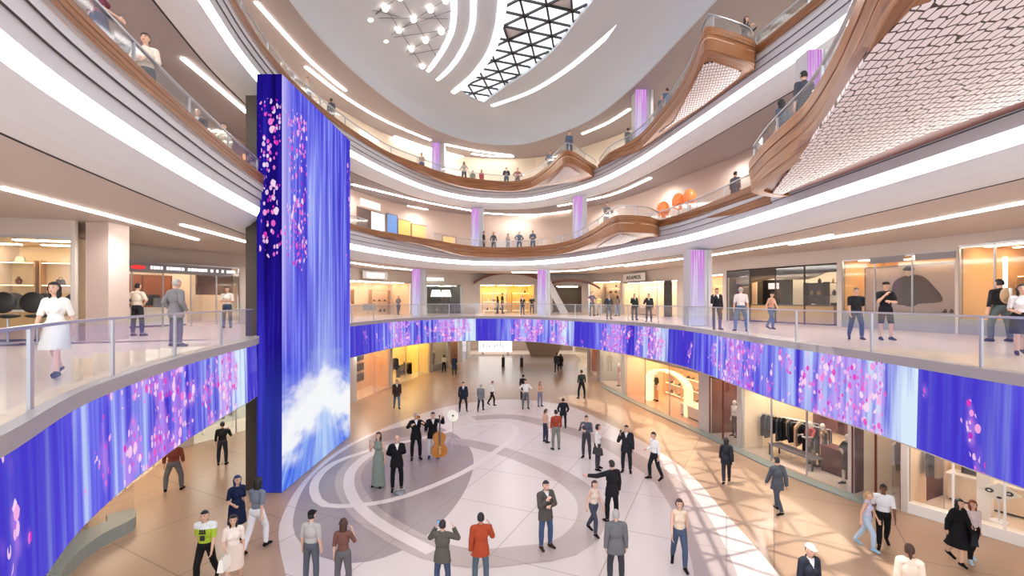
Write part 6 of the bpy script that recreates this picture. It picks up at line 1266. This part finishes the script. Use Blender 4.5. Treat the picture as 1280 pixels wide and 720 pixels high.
k = MB(); k.tube((0, 0, 0), (0, 0, .95), .11, n=16); k.lathe([(.12, .95), (.12, 1.0), (0, 1.03)], n=16); bo = None
for i, (x, y) in enumerate(((629, 458.5), (652, 459))):
    p = at(x, y, 0); r = empty('bollard', (p.x, p.y, 0)); tag(r, 'black bollard far back in the hall, %s one of two' % ('left', 'right')[i], 'bollard')
    k = MB(); k.tube((0, 0, 0), (0, 0, .92), .16, n=16); k.build('body', BLACK, r); k = MB(); k.lathe([(.17, .92), (.17, 1.0), (.05, 1.04), (.09, 1.16), (0, 1.22)], n=16); k.build('cap', STEEL, r)
# upper back walls with lit pictures and signs
UW2 = offs(R2, 3.7); UW3 = offs(R3, 3.9)
build_wall(UW2, [], zz(2, 3.7), CE2, mat('rose_wall', (198, 178, 166), .7), 'wall_second')
build_wall(UW3, [], zz(3, 3.7), CE3, mat('cream_wall', (236, 224, 204), .7), 'wall_third')
def on_wall(Wc, px, py, w_, h_, label, col, name, cat, emit=0, fr=None):
    s = s_px(Wc, px, False) if px > 600 else s_px(Wc, px); S = arcs(Wc); p = pt_at(Wc, S, s); q = pt_at(Wc, S, s+.3); b = Bay([p, q], 0, (q-p).length, E+(HOR-py)/F*p.y, 3, 1); return panel(b, 0, -.02, -h_/2, w_, h_, label, col, name, cat, emit, fr=fr)
for px, py, w_, h_, lab, col, em in ((446, 272, 2.2, 1.5, 'dark framed lit picture nearest the tower on the second gallery', (90, 70, 66), 0), (463, 277, 1.6, 1.5, 'white lit picture on the second gallery wall', (236, 240, 244), .5), (483, 280, 1.2, 1.6, 'blue poster on the second gallery wall', (90, 130, 190), .25), (497, 286, 2.2, 1.5, 'golden panel on the second gallery wall', (206, 170, 96), .25), (514, 290, 1.9, 1.3, 'orange lit panel on the second gallery wall', (246, 160, 104), .5), (553, 301, 1.3, .8, 'small orange panel at the far second gallery wall', (246, 176, 110), .5)):
    on_wall(UW2, px, py, w_, h_, lab, col, 'lit_panel', 'panel', em, (120, 96, 80))
on_wall(UW2, 303, 202, 1.0, .75, 'small orange lit panel on the second gallery left of the tower', (255, 180, 110), 'lit_panel', 'panel', .6)
on_wall(UW2, 450, 252, 2.4, .5, 'white sign on the second gallery wall right of the tower', (240, 236, 230), 'sign_plate', 'sign', .5)
on_wall(UW3, 449, 165, 2.2, .38, 'slanting white sign on the third gallery right of the tower', (250, 246, 240), 'sign_plate', 'sign', .6)
for i, (px, py) in enumerate(((829, 262), (848, 252), (862, 247))):
    p0 = (px-CX)/F; Yy = 27.5-i*.6; r = empty('egg_lamp', (p0*Yy, Yy, E+(HOR-py)/F*Yy-.5)); tag(r, 'round orange lit egg shaped seat shell, %s of three over the timber wedge' % ('left', 'middle', 'right')[i], 'egg chair')
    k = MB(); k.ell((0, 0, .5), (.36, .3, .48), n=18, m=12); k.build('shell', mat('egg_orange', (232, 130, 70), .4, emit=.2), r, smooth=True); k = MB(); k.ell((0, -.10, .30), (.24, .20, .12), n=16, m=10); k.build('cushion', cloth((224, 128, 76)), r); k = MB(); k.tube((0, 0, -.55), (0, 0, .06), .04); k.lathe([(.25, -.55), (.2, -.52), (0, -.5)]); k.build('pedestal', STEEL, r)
